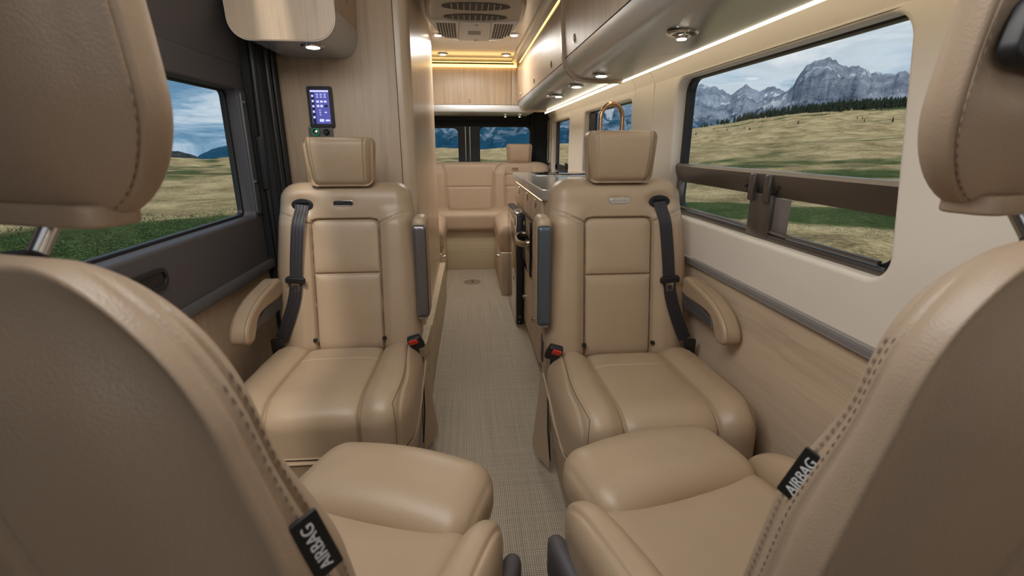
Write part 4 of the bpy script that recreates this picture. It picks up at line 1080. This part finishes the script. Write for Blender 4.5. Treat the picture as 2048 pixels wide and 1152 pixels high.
for s, nm in ((1, 'right'), (-1, 'left')):
    R = empty('side_bench', (0, 0, 0)); tag(R, 'tan leather side bench along the %s wall in front of the rear bench' % nm, 'bench', 'side benches')
    xi = .238 if s > 0 else .208
    def sd(P, N):
        x, y, z = P[:, 0].copy(), P[:, 1].copy(), P[:, 2].copy()
        return np.stack([x, y, z+.012*np.clip(N[:, 2], 0, 1)*np.cos((np.abs(x)-.45)/.24*1.5)], 1)
    mb = MB(); RB((.22, .400, .125), (.10, .05, .085), (s*(xi+.22), 4.245, .462), sd, .014).add(mb); mb.build('seat_cushion', M['leather_rear'], R, angle=180)
    b = MB().box2((min(s*(xi+.018), s*.84), 3.815, 0), (max(s*(xi+.018), s*.84), 4.71, .36), .003).build('base', M['wood_v'], R)
    MB().lathe([(.008, 0), (.007, -.010*1), (.013, -.014), (.012, -.022), (.006, -.025)] if s > 0 else [(.008, 0), (.007, .010), (.013, .014), (.012, .022), (.006, .025)], (s*(xi+.018), 4.0, .30), 16, 'x').build('knob', M['steel'], b)

# belt strap on the right pillar behind the cab seat
mb = MB(); P = [(.845, .60, 1.5), (.835, .585, 1.2), (.80, .56, 1.0), (.79, .54, .7)]
mb.ribbon(P, [(0, 1, 0)]*4, .05, .002)
tag(mb.build('belt_strap', M['slate']), 'dark seat belt strap on the right pillar above the cab seat', 'seat belt')
# ================================================================== LANDSCAPE
def nz(x, y, z=0.0): return noise.noise((x, y, z))
def fbm(x, y, z=0.0, o=4):
    a = 0; s = 1; f = 1
    for _ in range(o): a += s*noise.noise((x*f, y*f, z+_*7.3)); s *= .5; f *= 2.05
    return a
HA = [-180, -60, -39, -30, -27, -22.6, -15, -2.5, 1.5, 6, 10, 14, 18, 24.4, 27.9, 30.2, 34.6, 38.6, 42.3, 50, 60, 180]
HT = [-.02, -.026, -.026, -.0245, -.0245, -.018, -.012, -.005, -.008, -.003, .003, .006, .012, .0290, .039, .0465, .0550, .058, .0585, .055, .05, -.02]
R1 = 260.0
def ground_z(az, r):
    """az in degrees from +y toward +x"""
    H_ = np.interp(az, HA, HT)*R1 + 2.1
    t = min(max((r-14)/(R1-14), 0), 1); s_ = t**1.25
    z = -.9 + s_*H_
    if r > R1: z -= (r-R1)*.02
    x, y = r*sin(radians(az)), r*cos(radians(az))
    roll = fbm(x*.035, y*.035, 1.0, 3)
    z += roll*min(.02*r, 1.6)*(1-.75*max(0, min(1, (r-150)/110))) * (.35 if r < 15 else 1)
    # shallow gravel mound close to the right
    d = math.hypot((az-40)/6.5, (r-11.5)/2.2); z += .34*exp(-d*d)
    z += fbm(x*.6, y*.6, 3.0, 3)*min(.05, .006*r)
    return z
azs = np.concatenate([np.arange(-180, -52, 4.0), np.arange(-52, 56, .3), np.arange(56, 180.1, 4.0)])
rs_ = np.concatenate([[3.0], np.geomspace(6, 420, 170)])
V = []; green = []
GB = lambda v, a, b, w_: exp(-((v-(a+b)/2)/((b-a)/2+1e-6))**4)
for a in azs:
    for r in rs_:
        x, y = r*sin(radians(a)), r*cos(radians(a)); V.append((x, y, ground_z(a, r)))
        n1 = fbm(x*.05, y*.05, 9.0, 4); n2 = fbm(x*.4, y*.4, 5.0, 2)
        gval = 0.0
        if 8 < a < 60:      # right: a green hollow behind the mound, streaks farther out
            rr_ = r + n1*3
            gval = max(gval, 1.1*GB(rr_, 13.2+max(0, (a-34))*.05, 18.5, 1), .55*GB(rr_, 25, 30, 1)*(1 if n1 > .05 else .1))
            gval = max(gval, .6*sst(.18, .42, np.array([fbm(x*.012, y*.05, 2, 3)]))[0])
        elif a < -12:       # left: thick green near, a green field on the far slope
            gval = max(gval, 1.3*(1-float(sst(15, 19, np.array([r+n1*4])))))
            gval = max(gval, 1.0*GB(r+(a+28)*18, 110, 215, 1)*(1-float(sst(-26.5, -24.5, np.array([a])))))
            gval = max(gval, .45*float(sst(.2, .45, np.array([fbm(x*.03, y*.03, 2, 3)]))))
        else:
            gval = max(gval, .9*(1-float(sst(45, 80, np.array([r+n1*20]))))*(1 if a > 0 else .6))
        green.append(min(1, max(0, gval+n2*.25*(gval > .05))))
na, nr = len(azs), len(rs_)
Fc = [(i*nr+j, (i+1)*nr+j, (i+1)*nr+j+1, i*nr+j+1) for i in range(na-1) for j in range(nr-1)]
gr = MB().add(V, Fc).build('grassland', None, angle=180)
at = gr.data.attributes.new('green', 'FLOAT', 'POINT'); at.data.foreach_set('value', green)
tag(gr, 'rolling straw coloured grassland with green patches outside the windows', 'grass', kind='stuff')
m = mat('grassland', (.3, .25, .14), .95, 0, .1); nt = NT(m.node_tree)
tc = nt.new('ShaderNodeTexCoord').outputs['Object']; at = nt.new('ShaderNodeAttribute', attribute_name='green')
n1 = nt.noise(tc, .35, 9, .68, .4); n2 = nt.noise(nt.mapping(tc, (.06, .22, 1)), 1.0, 6, .65); n3 = nt.noise(tc, 7.5, 5, .7)
straw = nt.ramp(nt.math('ADD', nt.math('MULTIPLY', n1, .55), nt.math('MULTIPLY', n3, .45)), [(.36, (.12, .085, .038)), (.46, (.30, .225, .11)), (.55, (.53, .41, .215)), (.66, (.72, .58, .34))])
grn = nt.ramp(nt.math('ADD', nt.math('MULTIPLY', n3, .6), nt.math('MULTIPLY', n1, .4)), [(.38, (.022, .036, .010)), (.52, (.062, .095, .024)), (.68, (.17, .19, .065))])
fg = nt.math('ADD', at.outputs['Fac'], nt.math('MULTIPLY', nt.math('SUBTRACT', n2, .5), 2.0))
fg = nt.math('ADD', fg, nt.math('MULTIPLY', nt.math('SUBTRACT', n3, .5), 1.2))
rg = nt.new('ShaderNodeMapRange'); rg.inputs[1].default_value = .32; rg.inputs[2].default_value = .62; nt.link(fg, rg.inputs[0])
nt.link(nt.mix(rg.outputs[0], straw, grn), bs(m).inputs['Base Color'])
nt.link(bump(nt, nt.math('ADD', n3, nt.math('MULTIPLY', n1, 2.0)), .25, .8), bs(m).inputs['Normal'])
gr.data.materials.append(m)

# shrubs: thick green scrub on the left (countless), as one mesh of leafy tufts
rnd = random.Random(11); mb = MB(); VV = []; FF = []
def tuft(x, y, z, h, w_, n=26):
    for _ in range(n):
        a = rnd.uniform(0, 2*pi); el = rnd.uniform(.1, 1.0); rr_ = w_*rnd.uniform(.2, 1)*sqrt(1-el*el*.6)
        c = Vector((x+rr_*cos(a), y+rr_*sin(a), z+h*el*rnd.uniform(.6, 1)))
        s_ = h*.10*rnd.uniform(.6, 1.4); t1 = Vector((rnd.uniform(-1, 1), rnd.uniform(-1, 1), rnd.uniform(-.6, 1))).normalized()*s_; t2 = Vector((rnd.uniform(-1, 1), rnd.uniform(-1, 1), rnd.uniform(-.3, .8))).normalized()*s_
        k = len(VV); VV.extend([c[:], (c+t1)[:], (c+t1*.6+t2)[:], (c+t2)[:]]); FF.append((k, k+1, k+2, k+3))
for _ in range(1300):
    a = rnd.uniform(-50, -17); r = 9.0+8.5*rnd.random()**1.1
    if fbm(r*sin(radians(a))*.2, r*cos(radians(a))*.2, 4, 2) < -.12: continue
    h = rnd.uniform(.10, .30); tuft(r*sin(radians(a)), r*cos(radians(a)), ground_z(a, r)-.05, h, h*1.5, 42)
for _ in range(450):
    a = rnd.uniform(20, 48); r = rnd.uniform(14.5, 18.5); h = rnd.uniform(.08, .2)
    tuft(r*sin(radians(a)), r*cos(radians(a)), ground_z(a, r)-.03, h, h*1.8, 14)
m = mat('shrub_leaves', (.05, .09, .03), .8, 0, .2); nt = NT(m.node_tree); tc = nt.new('ShaderNodeTexCoord').outputs['Object']
nt.link(nt.ramp(nt.noise(tc, 1.3, 5, .7), [(.35, (.022, .045, .016)), (.5, (.05, .09, .028)), (.62, (.09, .13, .045)), (.75, (.16, .19, .09))]), bs(m).inputs['Base Color'])
sh = MB().add(VV, FF).build('scrub', m, smooth=False); tag(sh, 'thick low green scrub growing outside the windows', 'shrubs', kind='stuff')

# conifers on the far slope to the right
def conifer(VV, FF, x, y, z, h, n=6):
    w_ = h*.24
    for lv, (z0, z1, rr_) in enumerate(((.08, .5, 1.0), (.3, .75, .75), (.55, 1.0, .5))):
        k = len(VV); off = rnd.random()*6
        for i in range(n):
            a = off+2*pi*i/n; q = rr_*w_*rnd.uniform(.75, 1.1); VV.append((x+q*cos(a), y+q*sin(a), z+h*z0*rnd.uniform(.9, 1.1)))
        VV.append((x, y, z+h*z1))
        for i in range(n): FF.append((k+i, k+(i+1) % n, k+n))
    k = len(VV)
    for i in range(4): VV.append((x+.03*h*cos(i*pi/2), y+.03*h*sin(i*pi/2), z-.3)); 
    for i in range(4): VV.append((x+.03*h*cos(i*pi/2), y+.03*h*sin(i*pi/2), z+h*.2))
    for i in range(4): FF.append((k+i, k+(i+1) % 4, k+4+(i+1) % 4, k+4+i))
mt = mat('conifer_green', (.022, .032, .020), .9, 0, .1)
VV, FF = [], []
for _ in range(2600):
    a = rnd.uniform(23.5, 56); r = rnd.uniform(215, 268)
    dens = float(np.interp(a, [23.5, 28, 30, 34, 44, 56], [.10, .25, .6, 1, 1, 1]))
    lo = float(np.interp(a, [24, 30, 36, 43], [252, 246, 236, 226]))
    if rnd.random() > dens or r < lo + 8*nz(a*.8, 0): continue
    conifer(VV, FF, r*sin(radians(a)), r*cos(radians(a)), ground_z(a, r)-.2, rnd.uniform(1.8, 4.2)*float(np.interp(a, [24, 30, 40], [.6, .9, 1.05])), 5)
for _ in range(130):
    a = rnd.uniform(25, 46); r = rnd.uniform(110, 225)
    if nz(a*.5, r*.05, 3) < .05: continue
    conifer(VV, FF, r*sin(radians(a)), r*cos(radians(a)), ground_z(a, r)-.1, rnd.uniform(.4, .9), 5)
tag(MB().add(VV, FF).build('conifer_forest', mt, smooth=False), 'dark conifer forest along the crest of the grassy slope on the right', 'trees', kind='stuff')
for a, t_, r, lab in ((39.9, .0395, 130, 'lone small conifer on the open grass slope, left of the two'), (42.0, .0395, 130, 'lone small conifer on the open grass slope, right of the two')):
    VV, FF = [], []; conifer(VV, FF, 0, 0, 0, 1.3, 7); o = MB().add(VV, FF).build('conifer', mt, smooth=False); o.location = (r*sin(radians(a)), r*cos(radians(a)), ground_z(a, r)-.1)
    tag(o, lab, 'tree', 'lone conifers')

# mountains
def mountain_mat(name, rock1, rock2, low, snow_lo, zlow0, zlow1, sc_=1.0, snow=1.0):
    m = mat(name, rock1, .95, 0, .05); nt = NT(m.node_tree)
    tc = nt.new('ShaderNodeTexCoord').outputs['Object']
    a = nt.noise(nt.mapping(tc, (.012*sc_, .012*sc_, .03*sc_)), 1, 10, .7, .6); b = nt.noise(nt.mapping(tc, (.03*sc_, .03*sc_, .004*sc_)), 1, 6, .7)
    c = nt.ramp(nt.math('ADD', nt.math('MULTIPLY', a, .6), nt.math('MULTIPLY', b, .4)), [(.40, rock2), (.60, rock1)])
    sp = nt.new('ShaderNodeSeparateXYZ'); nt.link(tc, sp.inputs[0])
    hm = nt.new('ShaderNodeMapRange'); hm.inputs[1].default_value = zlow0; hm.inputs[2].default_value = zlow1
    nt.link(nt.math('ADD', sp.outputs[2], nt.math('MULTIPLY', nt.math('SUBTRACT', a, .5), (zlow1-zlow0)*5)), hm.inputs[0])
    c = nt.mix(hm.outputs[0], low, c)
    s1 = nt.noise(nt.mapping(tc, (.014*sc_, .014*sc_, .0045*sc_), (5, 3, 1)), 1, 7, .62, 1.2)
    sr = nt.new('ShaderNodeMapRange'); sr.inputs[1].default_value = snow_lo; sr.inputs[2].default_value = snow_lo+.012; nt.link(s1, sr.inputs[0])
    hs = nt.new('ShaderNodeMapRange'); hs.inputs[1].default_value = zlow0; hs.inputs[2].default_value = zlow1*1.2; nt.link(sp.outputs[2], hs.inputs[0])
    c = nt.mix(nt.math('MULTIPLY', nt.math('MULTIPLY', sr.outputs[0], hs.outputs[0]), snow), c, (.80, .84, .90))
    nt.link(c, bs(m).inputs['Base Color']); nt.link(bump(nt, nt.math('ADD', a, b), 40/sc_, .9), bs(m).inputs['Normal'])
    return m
def mountain(name, A, T, D, material, label, depth=.35, rough=.05, seed=0, na=260, nr=60, tz=-30, jag=.0035):
    """polar ridge mesh: crest elevation tangents T at azimuths A, crest at distance D"""
    a0, a1 = A[0], A[-1]; V = []
    for i in range(na):
        a = a0+(a1-a0)*i/(na-1); t_ = float(np.interp(a, A, T)); t_ += jag*fbm(a*1.7, seed, 0, 5)*1.2
        Hc = 1.2+D*t_
        for j in range(nr):
            s_ = j/(nr-1)*1.25; r = D*(1-depth*(1-s_)) if s_ <= 1 else D*(1+depth*.5*(s_-1)/.25)
            p = s_**1.15 if s_ <= 1 else 1-(s_-1)*2.2
            x, y = r*sin(radians(a)), r*cos(radians(a))
            rid = (noise.ridged_multi_fractal((x/D*9+seed, y/D*9, seed), 1.0, 2.1, 5, .9, 2.0)-1.0)
            env = min(1, abs(1-s_)*4+.04)*min(1, s_*3)
            V.append((x, y, tz+(Hc-tz)*p + rid*D*rough*env))
    Fc = [(i*nr+j, (i+1)*nr+j, (i+1)*nr+j+1, i*nr+j+1) for i in range(na-1) for j in range(nr-1)]
    o = MB().add(V, Fc).build(name, material, angle=180); tag(o, label, 'mountain'); return o
grey = mountain_mat('haze_tinted_grey_rock', (.50, .54, .63), (.19, .23, .31), (.06, .11, .17), .575, 60, 105)  # bluish distance haze is put into the colours of these three rocks
grey2 = mountain_mat('haze_tinted_pale_rock', (.46, .53, .64), (.22, .28, .38), (.06, .12, .19), .565, 60, 110, .7)
blue = mountain_mat('haze_tinted_blue_rock', (.34, .46, .60), (.045, .14, .24), (.02, .10, .18), .555, 15, 75, 1.6)
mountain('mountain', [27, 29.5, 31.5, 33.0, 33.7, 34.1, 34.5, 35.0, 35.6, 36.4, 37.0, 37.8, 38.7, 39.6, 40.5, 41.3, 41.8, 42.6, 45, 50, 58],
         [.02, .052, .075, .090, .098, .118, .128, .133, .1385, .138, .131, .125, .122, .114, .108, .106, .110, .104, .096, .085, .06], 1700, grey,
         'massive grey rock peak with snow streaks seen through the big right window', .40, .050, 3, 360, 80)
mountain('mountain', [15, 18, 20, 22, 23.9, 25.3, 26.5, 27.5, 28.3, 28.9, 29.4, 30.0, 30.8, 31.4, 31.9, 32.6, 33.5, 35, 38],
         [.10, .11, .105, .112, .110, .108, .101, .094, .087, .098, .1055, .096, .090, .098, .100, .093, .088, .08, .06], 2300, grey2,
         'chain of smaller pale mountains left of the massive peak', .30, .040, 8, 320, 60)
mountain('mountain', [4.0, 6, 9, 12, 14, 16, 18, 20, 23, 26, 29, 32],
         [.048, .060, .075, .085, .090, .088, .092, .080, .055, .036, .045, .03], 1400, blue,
         'haze-blue wooded mountain flank seen through the galley windows', .35, .04, 15, 240, 50)
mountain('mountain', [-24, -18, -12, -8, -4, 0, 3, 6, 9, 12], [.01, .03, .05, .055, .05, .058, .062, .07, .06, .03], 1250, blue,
         'haze-blue mountain with pale cliffs seen through the rear door windows', .35, .04, 21, 240, 50)
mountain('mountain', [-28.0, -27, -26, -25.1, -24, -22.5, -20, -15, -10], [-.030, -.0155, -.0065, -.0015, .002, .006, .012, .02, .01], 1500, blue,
         'low haze-blue mountain at the right edge of the sliding door window', .25, .012, 30, 120, 30, -60, .001)
dark = mountain_mat('dark_wooded_hill', (.10, .12, .12), (.03, .045, .045), (.025, .04, .045), .75, -60, -30, 2, 0)
mountain('hill', [-50, -44, -38, -34, -31, -29.2, -28.2, -27.2, -26.0], [-.030, -.012, -.006, -.0035, -.003, -.006, -.010, -.017, -.032], 700, dark,
         'dark wooded hill on the horizon in the sliding door window', .2, .006, 40, 100, 24, -40, .002)
